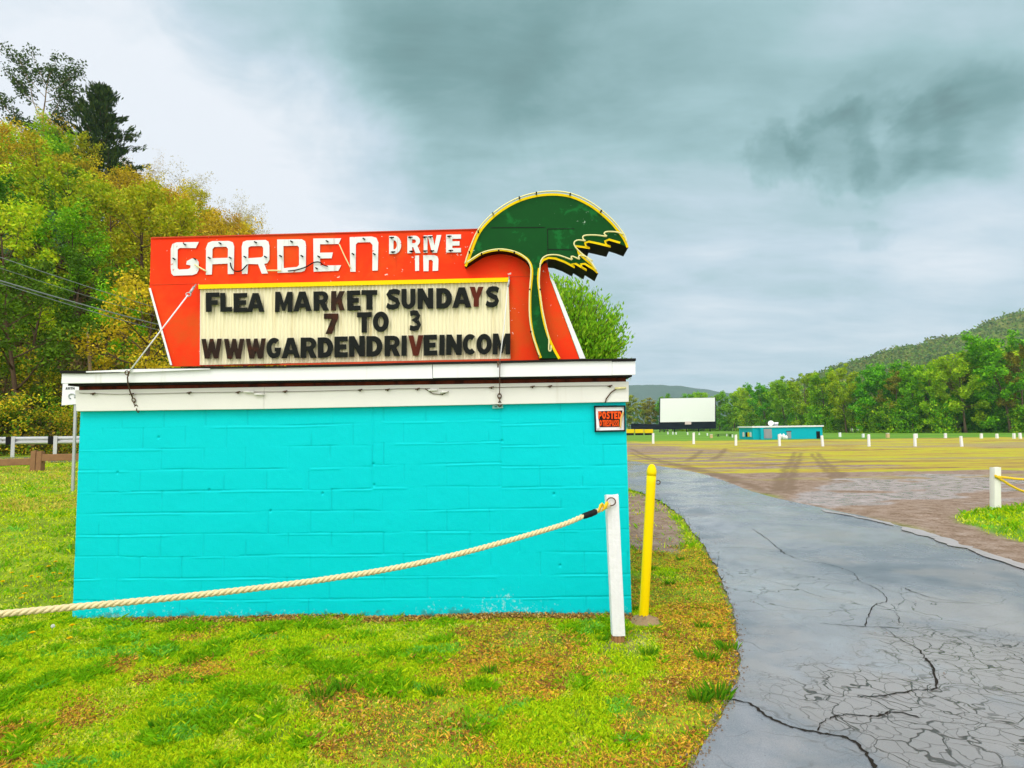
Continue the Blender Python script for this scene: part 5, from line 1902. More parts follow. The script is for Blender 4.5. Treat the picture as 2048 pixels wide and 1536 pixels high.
def pine_tree(seed, H, cr, label):
    rng = random.Random(seed)
    root = thing('pine_tree', (0, 0, 0), label, 'tree')
    tr = MB()
    tr.tube([(0, 0, -.3), (.1, 0, H * .5), (0, .05, H)], [H * .018, H * .011, .03], 7)
    C = []; A = []
    k = 0
    z = H * .16
    while z < H * .985:
        t = (z - H * .16) / (H * .84)
        L = cr * (1 - t) ** .75 * (.8 + .35 * math.sin(k * 1.7)) + .25
        for j in range(5):
            az = j * 1.257 + k * .7 + rng.uniform(-.3, .3)
            d = Vector((math.cos(az), math.sin(az), .10 + .3 * t))
            lp = limb(rng, (0, 0, z), d, L * rng.uniform(.6, 1.15), .10, 5, .10)
            tr.tube(lp, [.07 * (1 - t * .6), .055, .045, .035, .02, .012], 4)
            for q in range(int(10 + L * 9)):
                f = rng.uniform(.25, 1.0) * 5
                i = min(int(f), 4)
                p = lp[i].lerp(lp[i + 1], f - i)
                sd_ = Vector((-d.y, d.x, 0)) * rng.uniform(-1, 1) * L * .20
                p = p + sd_ + Vector((0, 0, rng.uniform(-.10, .22)))
                for w in range(5):
                    C.append(tuple(p + Vector((rng.gauss(0, .13), rng.gauss(0, .13), rng.gauss(0, .07)))))
                    ax_ = d * .8 + sd_ * .5 + Vector((rng.uniform(-.6, .6), rng.uniform(-.6, .6), rng.uniform(.0, .8)))
                    A.append(tuple(ax_))
        z += H * .055 * (1 - .4 * t)
        k += 1
    tr.build('trunk', m_bark, root)
    leaf_mesh('crown', np.array(C), .24, [(.035, .075, .014), (.06, .10, .012), (.02, .045, .012)], [3, 2, 2], root, m_leaf, aspect=.28, axis=np.array(A))
    return root


YG = [(.48, .56, .010), (.33, .50, .010), (.58, .58, .02)]       # fresh yellow green
LG = [(.26, .52, .008), (.18, .42, .008), (.38, .58, .015)]      # bright green
OL = [(.56, .46, .012), (.40, .35, .010), (.64, .52, .03)]       # olive gold
OR = [(.58, .35, .02), (.44, .26, .015), (.52, .42, .02)]        # coppery buds
DG = [(.10, .22, .012), (.14, .28, .012), (.07, .15, .010)]      # dark green
BG = [(.18, .38, .16), (.12, .28, .11), (.26, .44, .20)]         # blue green
PL = [(.66, .60, .46), (.52, .48, .34), (.44, .38, .18)]         # pale catkins

H0 = 10.0
HT = 22.0
protos = {
    'yg': [broad_tree('leafy_tree', 1, H0, 3.6, 2.2, 6500, .115, YG, [3, 3, 2], m_bark, '', low=14), broad_tree('leafy_tree', 2, H0, 3.2, 2.0, 6000, .115, YG, [3, 2, 2], m_bark, '', low=12)],
    'lg': [broad_tree('leafy_tree', 3, H0, 3.6, 1.8, 6800, .115, LG, [3, 3, 2], m_bark, '', low=16), broad_tree('leafy_tree', 4, H0, 3.1, 2.2, 6000, .115, LG, [3, 2, 2], m_bark, '', low=12)],
    'ol': [broad_tree('leafy_tree', 5, H0, 3.9, 2.4, 5200, .105, OL, [3, 3, 2], m_bark, '', sub=4, low=8, r0=.024), broad_tree('leafy_tree', 6, H0, 3.5, 2.4, 5000, .105, OL, [3, 2, 2], m_bark, '', sub=4, low=8)],
    'or': [broad_tree('leafy_tree', 7, H0, 3.7, 2.4, 4800, .10, OR, [3, 2, 2], m_bark, '', sub=4, low=6)],
    'dg': [broad_tree('leafy_tree', 8, H0, 3.3, 1.2, 7000, .115, DG, [3, 2, 2], m_bark, '', low=18)],
    'bg': [broad_tree('leafy_tree', 9, H0, 3.3, 1.5, 6500, .115, BG, [3, 2, 2], m_bark, '', low=14)],
    'pl': [broad_tree('bare_tree', 10, H0, 3.6, 2.6, 5200, .08, PL, [3, 3, 1], m_barkp, '', sub=4, twig_only=True, spread=.17)],
    'sh': [broad_tree('shrub', 11, 3.2, 1.9, .3, 3000, .07, YG + OL + DG, [2, 1, 1, 2, 2, 1, 1, 2, 1], m_bark, '', low=16, spread=.26), broad_tree('shrub', 12, 3.0, 2.0, .3, 3000, .07, OL + OR + DG, [2, 1, 1, 1, 1, 1, 2, 2, 1], m_bark, '', low=16, spread=.26)],
}
used = set()
PH = {}


def top_of(src):
    if src.name not in PH:
        z = []
        for ch in src.children:
            a = np.empty(len(ch.data.vertices) * 3, np.float32); ch.data.vertices.foreach_get('co', a)
            if ch.name.startswith('crown'): z.append(np.percentile(a[2::3], 99.3))
        PH[src.name] = float(max(z))
    return PH[src.name]


def put(kind, i, loc, scale, rz, label, cat, group, sxy=None):
    src = protos[kind][i % len(protos[kind])]
    nominal = {'sh': 3.1, 'ts': 5.0}.get(kind, HT if kind.startswith('t') else H0)
    scale = scale * nominal / top_of(src)
    if src.name in used:
        o = copy_tree(src)
    else:
        o = src; used.add(src.name)
    o.location = loc
    s2 = scale * (sxy or 1.0)
    o.scale = (s2, s2, scale)
    o.rotation_euler = (0, 0, rz)
    tag(o, label, cat, group)
    return o


KN = {'yg': 'fresh yellow green', 'lg': 'bright green', 'ol': 'olive gold', 'or': 'copper tinted', 'dg': 'dark green', 'bg': 'bluish green', 'pl': 'pale bare', 'sh': 'bushy'}
rg = random.Random(77)


def hill_pt(px, r):
    az = math.atan2(px - 1024, FPX)
    x, y = r * math.sin(az), r * math.cos(az)
    return Vector((x, y, gz1(x, y)))


def by_top(kind, i, px, py, r, label, cat='tree', group=None, sxy=None, hscale=1.0):
    """a tree r metres off whose top is seen at (px, py)"""
    p = hill_pt(px, r)
    d = ray(px, py); t = math.hypot(p.x, p.y) / math.hypot(d.x, d.y)
    h = CAMP.z + d.z * t - p.z
    H = 3.1 if kind == 'sh' else H0
    return put(kind, i, p, max(h, 1.5) / H, rg.uniform(0, 6.28), label, cat, group, sxy)


# skyline trees of the wooded slope, one by one
by_top('lg', 0, 20, 300, 92, 'bright green tree on the hill crest at the left edge, under the sparse tall tree', sxy=.8)
by_top('or', 0, 40, 226, 97, 'copper tinted tree on the hill crest just left of the pine', sxy=.75)
by_top('ol', 1, 225, 325, 100, 'olive gold tree on the skyline directly below the long right boughs of the pine', sxy=.7)
by_top('pl', 0, 270, 318, 112, 'pale bare twiggy tree on the skyline right of the pine', sxy=.8)
by_top('pl', 0, 335, 335, 110, 'widest pale bare tree on the skyline between the pine and the sign', sxy=1.0)
by_top('ol', 0, 300, 350, 92, 'large dark limbed olive gold tree rising above the left end of the sign', sxy=1.0)
by_top('ol', 1, 372, 366, 90, 'olive gold tree above the first letters of the sign', sxy=1.0)
by_top('or', 0, 432, 408, 96, 'copper tinted tree just over the top edge of the sign', sxy=.9)
by_top('pl', 0, 455, 395, 112, 'pale bare tree behind the copper tinted crown over the sign', sxy=.8)
by_top('pl', 0, 500, 424, 114, 'rightmost pale bare tree where the hill meets the top of the sign', sxy=.7)
by_top('ol', 1, 480, 436, 98, 'rightmost olive gold tree peeking over the sign', sxy=.9)

by_top('lg', 0, 98, 238, 93, 'bright green tree hugging the left foot of the pine on the crest', sxy=.9)
by_top('yg', 1, 128, 268, 92, 'fresh yellow green tree directly in front of the pine trunk', sxy=.9)
by_top('lg', 1, 200, 318, 95, 'bright green tree under the lowest right boughs of the pine', sxy=.9)
by_top('bg', 0, 62, 425, 58, 'bluish green rounded tree in the middle of the wooded slope near the left edge', sxy=1.1)
by_top('dg', 0, 128, 500, 50, 'dark green tree behind the overhead cables on the lower slope', sxy=1.2)
by_top('dg', 0, 60, 560, 44, 'dark green tree at the left edge just above the brush and guardrail', sxy=1.2)
pine = pine_tree(5, 14.5, 6.6, 'dark green pine with long drooping boughs standing out on the hill skyline')
p = hill_pt(178, 96)
pine.location = p
d = ray(175, 160); t = math.hypot(p.x, p.y) / math.hypot(d.x, d.y)
pine.scale = (1.22, 1.22, (CAMP.z + d.z * t - p.z) / 14.5)
pine.rotation_euler = (0, 0, 2.1)

sparse = broad_tree('tall_tree', 21, 15.0, 3.9, 5.0, 7000, .12, [(.06, .10, .02), (.10, .16, .03), (.05, .07, .02)], [2, 2, 1], m_barkp, 'tall sparse tree topping the hill at the upper left corner, sky showing through', ntop=15, sub=4, spread=.15, r0=.011)
p = hill_pt(52, 99)
d = ray(50, 92); t = math.hypot(p.x, p.y) / math.hypot(d.x, d.y)
sparse.location = p
k = (CAMP.z + d.z * t - p.z) / 14.3
sparse.scale = (k * .95, k * .95, k)

# the rest of the slope
kinds_hi = ['yg', 'lg', 'ol', 'or', 'yg', 'lg', 'ol', 'yg']
kinds_lo = ['lg', 'dg', 'yg', 'ol', 'dg', 'dg', 'yg', 'bg']
cnt = 0
for ri, r in enumerate(np.arange(40, 104, 5.4)):
    px = -330 + (ri % 2) * 40
    while px < 640:
        step = 5.0 / r * FPX * (1 + ((px - 1024) / FPX) ** 2)
        px += step * rg.uniform(.85, 1.15)
        rr_ = r + rg.uniform(-2, 2)
        zone = 'upper' if r > 78 else ('middle' if r > 56 else 'lower')
        kd = rg.choice((['ol', 'or', 'yg', 'ol', 'or', 'yg', 'ol'] if px > 190 else ['yg', 'lg', 'yg', 'ol', 'lg', 'dg', 'or']) if r > 56 else kinds_lo)
        if px < 330 and r < 70 and rg.random() < .35: kd = rg.choice(['lg', 'yg', 'dg'])
        p = hill_pt(px, rr_)
        # keep crowns under the skyline measured in the photograph
        h = rg.uniform(8.2, 11.5) if r > 50 else rg.uniform(5.5, 9.5)
        el = float(hill_elev(np.array([math.degrees(math.atan2(p.x, p.y))]))[0])
        hmax = el * rr_ * 1.0 + CAM_Z - p.z - (1.2 if px < 140 else .3)
        h = min(h, max(hmax, 3.0) * rg.choice([.72, .85, .95, 1.0, 1.06, 1.12]))
        lab = {'upper': '%s tree on the upper wooded slope, among look-alike crowns below the skyline',
               'middle': '%s tree in the middle of the wooded slope left of the sign',
               'lower': '%s tree low on the wooded slope above the guardrail'}[zone] % KN[kd]
        put(kd, rg.randint(0, 1), p, h / H0, rg.uniform(0, 6.28), lab, 'tree', '%s trees on the %s slope' % (KN[kd], zone))
        cnt += 1
# brush along the foot of the slope
for ri, r in enumerate((35.5, 37.5, 40.5)):
    px = -300
    while px < 360:
        px += rg.uniform(1.9, 2.9) / r * FPX * (1 + ((px - 1024) / FPX) ** 2)
        p = hill_pt(px, r + rg.uniform(-.6, .6))
        put('sh', rg.randint(0, 1), p, rg.uniform(.55, 1.0) * (1 + .15 * ri), rg.uniform(0, 6.28), 'leafy shrub in the brush at the foot of the slope behind the guardrail', 'shrub', 'shrubs behind the guardrail')


def undergrowth():
    rg_ = np.random.default_rng(8)
    n = 60000
    a = np.radians(rg_.uniform(-52, -18, n)); r = rg_.uniform(36, 108, n)
    x, y = r * np.sin(a), r * np.cos(a)
    C = np.column_stack([x, y, gz(x, y) + rg_.uniform(.05, 1.1, n) ** 1.5])
    k = fbm(x * .12, y * .12, 3, 3)
    o = leaf_mesh('undergrowth', C, .17, [(.10, .12, .02), (.06, .08, .015), (.16, .10, .04), (.20, .22, .02), (.26, .17, .05)], [3, 3, 3, 2, 1], None, m_leaf)
    tag(o, 'low spring undergrowth and leaves covering the wooded slope between the trees', 'undergrowth', kind='stuff')


undergrowth()

# slim dead stem crossing the lower slope
p = hill_pt(186, 39)
o = thing('dead_tree', p, 'slim pale leaning trunk low on the slope under the overhead cables', 'tree')
mb = MB(); mb.tube([p - Vector((0, 0, .3)), hill_pt(182, 39.2) + Vector((-.1, 0, 2.4)), hill_pt(175, 39.4) + Vector((-.2, 0, 5.2))], [.12, .10, .05], 7); mb.build('trunk', m_barkp, o)
mb = MB(); mb.tube([hill_pt(180, 39.3) + Vector((-.15, 0, 3.4)), hill_pt(196, 39.3) + Vector((0, 0, 4.6))], [.05, .02], 6); mb.build('branch', m_barkp, o)


# tree right behind the sign, twiggy fresh green
def sign_tree():
    rng = random.Random(3)
    TY = 15.5
    c = at_y(1118, 690, TY)
    g = gz1(c.x, TY)
    root = thing('ornamental_tree', (c.x, TY, g), 'twiggy fresh green tree showing behind the right end of the sign', 'tree')
    tr = MB(); C = []; A = []
    Rr = 136 * TY / FPX
    zc = c.z - g
    fork = zc - Rr * .75
    tr.tube([(0, 0, -.2), (.03, 0, fork * .5), (0, .02, fork)], [.12, .10, .085], 9)
    for k in range(560):
        az = rng.uniform(0, 6.283); el = math.asin(rng.uniform(-.55, 1.0))
        L = Rr * rng.uniform(.80, 1.06)
        e = Vector((math.cos(az) * math.cos(el), math.sin(az) * math.cos(el), math.sin(el))) * L + Vector((0, 0, zc))
        s = Vector((0, 0, fork)) if k < 40 else Vector((e.x * .35, e.y * .35, fork + (e.z - fork) * .35))
        m = s.lerp(e, .55) + Vector((rng.uniform(-.12, .12), rng.uniform(-.12, .12), rng.uniform(.0, .15)))
        w = .03 if k < 40 else .012
        tr.tube([s, m, e], [w, w * .6, .004], 4)
        for q in range(64):
            f = rng.uniform(.25, 1.02)
            p = (s.lerp(m, f / .55) if f < .55 else m.lerp(e, (f - .55) / .45))
            p = p + Vector((rng.gauss(0, .09), rng.gauss(0, .09), rng.gauss(0, .08)))
            C.append(tuple(p))
            dd = (e - s).normalized() + Vector((rng.uniform(-.7, .7), rng.uniform(-.7, .7), rng.uniform(-.1, .9)))
            A.append(tuple(dd))
    mb_trunk = tr
    # trunk mesh is in tree coordinates already
    me = bpy.data.meshes.new('trunk'); me.from_pydata([tuple(v) for v in tr.v], [], tr.f); me.materials.append(m_bark); me.update()
    o = bpy.data.objects.new('trunk', me); COL.objects.link(o); o.parent = root
    leaf_mesh('crown', np.array(C), .052, [(.20, .43, .012), (.13, .34, .010), (.31, .50, .025)], [3, 3, 2], root, m_leaf, aspect=.45, axis=np.array(A) * .8)


sign_tree()

# tall trees along the far side of the field
BT = [(.16, .42, .008), (.25, .54, .010), (.09, .27, .006)]
BT2 = [(.36, .56, .010), (.26, .47, .008), (.48, .64, .02)]
BT3 = [(.24, .23, .02), (.30, .30, .025), (.18, .18, .015)]
protos['ta'] = [broad_tree('field_tree', 31, HT, 7.2, 5.5, 9000, .32, BT, [3, 2, 2], m_barkm, '', r0=.014, sub=4, ntop=13, spread=.15, low=8),
                broad_tree('field_tree', 32, HT, 6.4, 6.5, 8500, .32, BT, [3, 2, 2], m_barkm, '', r0=.014, sub=4, ntop=12, spread=.16, low=6)]
protos['tb'] = [broad_tree('field_tree', 33, HT, 7.0, 6.0, 8500, .32, BT2, [3, 2, 2], m_barkm, '', r0=.014, sub=4, ntop=12, spread=.15, low=6),
                broad_tree('field_tree', 34, HT, 6.2, 4.5, 8500, .32, BT2, [3, 2, 2], m_barkm, '', r0=.013, sub=4, ntop=12, spread=.16, low=10)]
protos['tc'] = [broad_tree('field_tree', 35, HT, 5.5, 6.0, 4200, .28, BT3, [3, 2, 2], m_barkm, '', r0=.013, sub=4, ntop=12, spread=.15)]
protos['td'] = [broad_tree('birch_tree', 36, HT, 4.2, 4.0, 5500, .28, [(.46, .46, .03), (.36, .38, .02), (.28, .28, .03)], [2, 2, 1], m_barkw, '', r0=.010, sub=3, ntop=13, spread=.2)]
protos['ts'] = [broad_tree('field_shrub', 37, 5.0, 3.4, .3, 3200, .22, BT, [2, 1, 2], m_bark, '', low=22, spread=.26),
                broad_tree('field_shrub', 38, 4.6, 3.2, .3, 3200, .22, BT + BT2, [2, 1, 2, 1, 1, 1], m_bark, '', low=22, spread=.26)]
KN.update(ta='deep green', tb='lighter green', tc='brownish', td='white stemmed', ts='low')


def line_y(px):          # distance of the tree line along the far side of the field
    return float(np.interp(px, [1200, 1300, 1430, 1520, 1600, 1660, 1800, 1950, 2048, 2300], [370, 362, 335, 285, 235, 200, 172, 158, 150, 128]))


def far_tree(kind, i, px, ytop, dY=0.0, label='', group=None, sxy=1.0):
    Y = line_y(px) + dY
    b = ground_at(px, Y)
    top = at_y(px, ytop, Y).z
    H = {'ts': 5.0}.get(kind, HT)
    s = (top - b.z) / H
    return put(kind, i, b, s, rg.uniform(0, 6.28), label, 'shrub' if kind == 'ts' else 'tree', group, sxy)


front = [('ta', 0, 2020, 672, 'tallest deep green tree of the line, at the right edge of the view', 1.0), ('tb', 0, 1930, 702, 'broad rounded lighter green tree, second large crown from the right edge', 1.05),
         ('tb', 1, 1870, 728, 'lighter green tree just left of the broad rounded crown near the right', .85), ('ta', 1, 1826, 726, 'deep green tree right of the dip where the hill shows', .8),
         ('ta', 0, 1745, 728, 'deep green domed tree left of the dip where the hill shows', 1.0), ('tb', 0, 1692, 734, 'lighter green tree left of the domed tree', .8),
         ('ta', 1, 1652, 742, 'deep green tree behind the right end of the concession stand', .95), ('tb', 1, 1612, 748, 'lighter green tree behind the concession roof, right of the dish', 1.0),
         ('tb', 0, 1572, 758, 'lighter green tree behind the concession stand above its door', 1.0), ('ta', 0, 1535, 768, 'deep green tree behind the concession satellite dish', .95),
         ('tb', 1, 1500, 776, 'lighter green tree behind the left end of the concession stand', 1.0), ('tb', 0, 1468, 778, 'lighter green tree between the screen and the concession stand', 1.0),
         ('ta', 1, 1440, 784, 'deep green tree at the right edge of the movie screen', .95), ('tb', 1, 1408, 786, 'lighter green tree behind the right part of the movie screen', 1.0),
         ('ta', 0, 1372, 787, 'deep green tree behind the middle of the movie screen', 1.0), ('ta', 1, 1335, 790, 'deep green tree behind the left part of the movie screen', 1.0),
         ('td', 0, 1306, 797, 'white stemmed tree just left of the movie screen', 1.3), ('td', 0, 1288, 800, 'white stemmed tree between the notice and the movie screen', 1.3),
         ('td', 0, 1268, 792, 'white stemmed tree nearest the turquoise wall corner', 1.3), ('td', 0, 1248, 794, 'white stemmed tree half hidden behind the turquoise wall', 1.2),
         ('tc', 0, 1787, 742, 'brownish thin tree in the dip of the tree line before the hill', 1.0), ('tc', 0, 2046, 690, 'brownish tree at the far right edge before the tallest tree', .9),
         ('ta', 0, 2110, 655, 'deep green tree just past the right edge', 1.0)]
for (kd, i, px, yt, lab, sx) in front:
    if px > 2080: continue
    far_tree(kd, i, px, yt, 0, lab, None, sx)
# crowns packed behind and under the front ones
px = 1240
j = 0
while px < 2130:
    yt = float(np.interp(px, [1240, 1330, 1440, 1540, 1650, 1740, 1790, 1850, 1930, 2020, 2130], [796, 793, 789, 774, 748, 742, 758, 735, 714, 684, 670])) + rg.uniform(4, 26)
    kd = rg.choice(['ta', 'ta', 'tb', 'tc'])
    far_tree(kd, j, px, yt, rg.uniform(8, 22), '%s tree packed behind the front crowns of the far tree line' % KN[kd], '%s trees behind the front of the tree line' % KN[kd], rg.uniform(.85, 1.1))
    px += rg.uniform(18, 27); j += 1
px = 1330
while px < 2130:
    Y = line_y(px)
    yt = hyp(px) + 16 - rg.uniform(20, 42) * (1 + (px - 1330) / 900)
    far_tree('ta' if rg.random() < .3 else 'ts', j, px, yt if True else 0, rg.uniform(-1, 7), 'low green shrub in the undergrowth at the foot of the far tree line', 'undergrowth shrubs of the far tree line', rg.uniform(.7, 1.1) if True else 1)
    px += rg.uniform(9, 15); j += 1

# remove prototypes that were never set out
for kd, lst in protos.items():
    for src in lst:
        if src.name not in used:
            for ch in list(src.children): bpy.data.objects.remove(ch)
            bpy.data.objects.remove(src)


# wooded hills far behind
def far_hill(name, prof, Y, depth, cols, canopy, mt_name, base=-1.6, seed=3, nx=260, nyy=26):
    m = bpy.data.materials.new(mt_name); m.use_nodes = True
    T = NT(m.node_tree)
    p = T.n('ShaderNodeTexCoord').outputs['Object']
    v = T.math('ADD', T.math('MULTIPLY', T.noise(p, .012, 5, .6), .6), T.math('MULTIPLY', T.noise(p, .10, 5, .7), .4))
    col = T.ramp(v, cols)
    b = T.n('ShaderNodeBsdfPrincipled'); T.put(b.inputs['Base Color'], col); b.inputs['Roughness'].default_value = .95; b.inputs['Specular IOR Level'].default_value = .05
    o = T.n('ShaderNodeOutputMaterial'); T.t.links.new(b.outputs[0], o.inputs[0])
    pxs = [p_[0] for p_ in prof]; pys = [p_[1] for p_ in prof]
    X = np.linspace(pxs[0], pxs[-1], nx)
    ytop = np.interp(X, pxs, pys)
    V = []
    for j in range(nyy):
        t = j / (nyy - 1)
        Yj = Y + depth * t
        for i in range(nx):
            c_ = at_y(X[i], ytop[i], Y + depth)
            xw = c_.x * (Yj / (Y + depth)) * .35 + c_.x * .65
            z = base + (c_.z - base) * sm(np.array([t]))[0] ** .8
            V.append((xw, Yj, z))
    for i in range(nx):
        c_ = at_y(X[i], ytop[i], Y + depth)
        V.append((c_.x, Y + depth * 1.25, base))
    V = np.array(V)
    n2 = nyy * nx
    V[:n2, 2] += (fbm(V[:n2, 0] * canopy[1], V[:n2, 1] * canopy[1] * .5 + 3, 4, seed) - .5) * canopy[0]
    idx = np.arange(len(V)).reshape(nyy + 1, nx)
    F = np.stack([idx[:-1, :-1], idx[:-1, 1:], idx[1:, 1:], idx[1:, :-1]], -1).reshape(-1, 4)
    ob = np_mesh(name, V, F, m, smooth=False)
    tag(ob, kind='structure')
    return ob


far_hill('wooded_hill', [(1480, 800), (1560, 775), (1620, 756), (1660, 745), (1710, 728), (1760, 712), (1800, 702), (1860, 687), (1900, 678), (1960, 658), (2010, 637), (2048, 624), (2150, 600), (2300, 575)], 420, 420,
         [(.3, (.05, .10, .02)), (.45, (.10, .16, .02)), (.55, (.17, .20, .03)), (.7, (.26, .23, .05))], (14, .06), 'wooded_hill_surface', seed=9, nx=420, nyy=60)
far_hill('distant_ridge', [(1100, 790), (1200, 776), (1255, 771), (1290, 769.5), (1320, 770), (1360, 774), (1400, 779), (1450, 786), (1520, 800), (1560, 806)], 2300, 700,
         [(.3, (.05, .09, .06)), (.6, (.07, .11, .07))], (16, .012), 'distant_ridge_surface', seed=14)


# crowns over the wooded hill (nobody could count them)
def hill_canopy():
    ob = bpy.data.objects['wooded_hill']
    me = ob.data
    n = len(me.vertices)
    co = np.empty(n * 3, np.float32); me.vertices.foreach_get('co', co); co = co.reshape(-1, 3)
    co = co[:60 * 420].reshape(60, 420, 3)
    N = 42000
    fi = NPR.uniform(0, 58.99, N); fj = NPR.uniform(0, 418.99, N)
    i = fi.astype(int); j = fj.astype(int)
    C = co[i, j] + (co[i + 1, j] - co[i, j]) * (fi - i)[:, None] + (co[i, j + 1] - co[i, j]) * (fj - j)[:, None]
    C = C + NPR.normal(size=(N, 3)) * np.array((1.5, 1.5, 2.2)) + np.array((0, 0, 1.5))
    k = fbm(C[:, 0] * .02, C[:, 1] * .02, 3, 4)
    o = leaf_mesh('hill_canopy', C, 1.9, [(.16, .27, .02), (.22, .29, .022), (.26, .26, .04), (.12, .21, .025)], [3, 3, 2, 2], None, m_leaf, aspect=.8)
    tag(o, 'spring woodland canopy covering the hill behind the far tree line', 'woodland', kind='stuff')


hill_canopy()


# ------------------------------------------------------------------ lawn
def lawn():
    rg_ = np.random.default_rng(5)
    Cs = []

    def scatter(n, x0, x1, y0, y1, pw=1.0):
        x = rg_.uniform(x0, x1, n); y = y0 + (y1 - y0) * rg_.uniform(0, 1, n) ** pw
        return np.column_stack([x, y])
    parts = [scatter(300000, -3.9, 2.2, 2.5, 4.6, 1.15), scatter(150000, -4.8, 2.0, 4.4, 6.0), scatter(70000, -14, -3.6, 4.0, 12.0, 1.3), scatter(36000, .9, 2.6, 5.4, 10.0),
             scatter(60000, -26, -5, 10, 24, 1.2), scatter(26000, 7.0, 15.0, 8.0, 13.0), scatter(30000, 1.2, 4.8, 8.5, 18.0)]
    for q, P in enumerate(parts):
        x, y = P[:, 0], P[:, 1]
        u = (x - wall_o.x) * WU.x + (y - wall_o.y) * WU.y
        v = (x - wall_o.x) * WN.x + (y - wall_o.y) * WN.y
        ok = ~((u > -.02) & (u < LW + .02) & (v > -.012) & (v < DEPTH + .05))
        dd = sdf(DRIVE, x, y)
        ok &= dd > -.02 + .05 * vnoise(x * 9, y * 9, 2)
        dirt, yel, wet, grn = zones(x, y)
        ok &= rg_.uniform(0, 1, len(x)) > dirt * .93
        if q == 5: ok &= grn > .3
        ok &= ((x - bb.x) / .15) ** 2 + ((y - bb.y + .05) / .15) ** 2 > .8 + .5 * vnoise(x * 14, y * 14, 4)
        ok &= ~((v > -.16) & (v < 0) & (u > .35) & (u < LW) & (rg_.uniform(0, 1, len(x)) < .75 * sm((fbm(u * 1.7, v * 2, 3, 44) - .30) / .2)))
        # thin the turf in bare spots
        patch = fbm(x * 1.4, y * 1.4, 4, 77)
        ok &= rg_.uniform(0, 1, len(x)) > sm((patch - .58) / .10) * .75 * (x > -3.6)
        x, y, dd, patch = x[ok], y[ok], dd[ok], patch[ok]
        Cs.append(np.column_stack([x, y, dd, patch, np.full(len(x), q)]))
    A = np.vstack(Cs)
    x, y, dd, patch, q = A.T
    n = len(x)
    z = gz(x, y)
    r = np.hypot(x, y)
    # patches: greener to the left, drier towards the driveway
    dry = fbm(x * 1.1 + 9, y * 1.1, 4, 15) + np.clip((x + .2) * .12, -.26, .19) + .05 + (fbm(x * 5, y * 5, 3, 95) - .5) * .34 + .10 * sm((.8 - dd) / .8) * (x > 0)
    dry = np.where(x < -3.7, dry - .30, dry)
    dry = np.where(q == 5, .25, np.where(q == 6, .48, dry))
    tuft = fbm(x * 4.6, y * 4.6, 4, 25)
    clov = fbm(x * 3.1 + 40, y * 3.1, 4, 35)
    pick = rg_.uniform(0, 1, n)
    col = np.zeros((n, 3))
    green = np.array((.22, .48, .006)); ygr = np.array((.58, .68, .010)); lime = np.array((.46, .66, .008)); pale = np.array((.70, .74, .09))
    tan = np.array((.88, .54, .06)); brn = np.array((.38, .17, .05)); mint = np.array((.22, .56, .05))
    c = np.where((pick < .40)[:, None], lime, np.where((pick < .86)[:, None], ygr, green))
    c = np.where(((tuft > .60) & (pick < .75))[:, None], green * .95, c)
    c = np.where(((clov > .60) & (pick < .65) & (dry < .60))[:, None], pale, c)
    c = np.where(((clov < .30) & (pick < .6))[:, None], mint, c)
    pdry = sm((dry - .47) / .17)
    k = rg_.uniform(0, 1, n)
    c = np.where((k < pdry * .72)[:, None], np.where((pick < .62)[:, None], tan, brn), c)
    c = np.where(((x < -3.7) & (y > 9.5) & (fbm(x * .35, y * .9, 3, 3) > .52) & (pick < .7))[:, None], np.array((.62, .52, .08)), c)
    col = c * rg_.uniform(.72, 1.28, (n, 1))
    h = rg_.uniform(.010, .030, n) * (1 + 1.1 * sm((tuft - .55) / .12)) * (1 - .45 * pdry)
    h *= np.where(q >= 4, 1.7, 1.0) * np.where(q == 2, 1.35, 1.0) * np.where(q == 5, 1.3, 1.0)
    w = (.0022 + .0005 * r) * rg_.uniform(.6, 1.4, n) * np.where((clov > .60) & (pick < .65), 1.25, 1.0)
    h *= np.where((clov > .60) & (pick < .65), .6, 1.0)
    az = rg_.uniform(0, 2 * np.pi, n)
    lean = rg_.uniform(.1, 1.3, n) * (1 + .6 * pdry)
    la = rg_.uniform(0, 2 * np.pi, n)
    bx, by = np.cos(az) * w, np.sin(az) * w
    tx, ty = np.cos(la) * lean * h, np.sin(la) * lean * h
    P = np.column_stack([x, y, z])
    B0 = P + np.column_stack([-bx, -by, np.full(n, -.004)])
    B1 = P + np.column_stack([bx, by, np.full(n, -.004)])
    M0 = P + np.column_stack([bx * .8 + tx * .35, by * .8 + ty * .35, h * .6])
    T0 = P + np.column_stack([-bx * .25 + tx, -by * .25 + ty, h * rg_.uniform(.7, 1.1, n)])
    V = np.stack([B0, B1, M0, T0], 1).reshape(-1, 3)
    F = np.arange(n * 4).reshape(n, 4)
    o = np_mesh('lawn_grass', V, F, m_blade, attr={'col': np.column_stack([col, np.ones(n)])}, domain='FACE')
    tag(o, 'short patchy lawn grass, green at the left and dry and tan towards the driveway', 'grass', kind='stuff')


lawn()


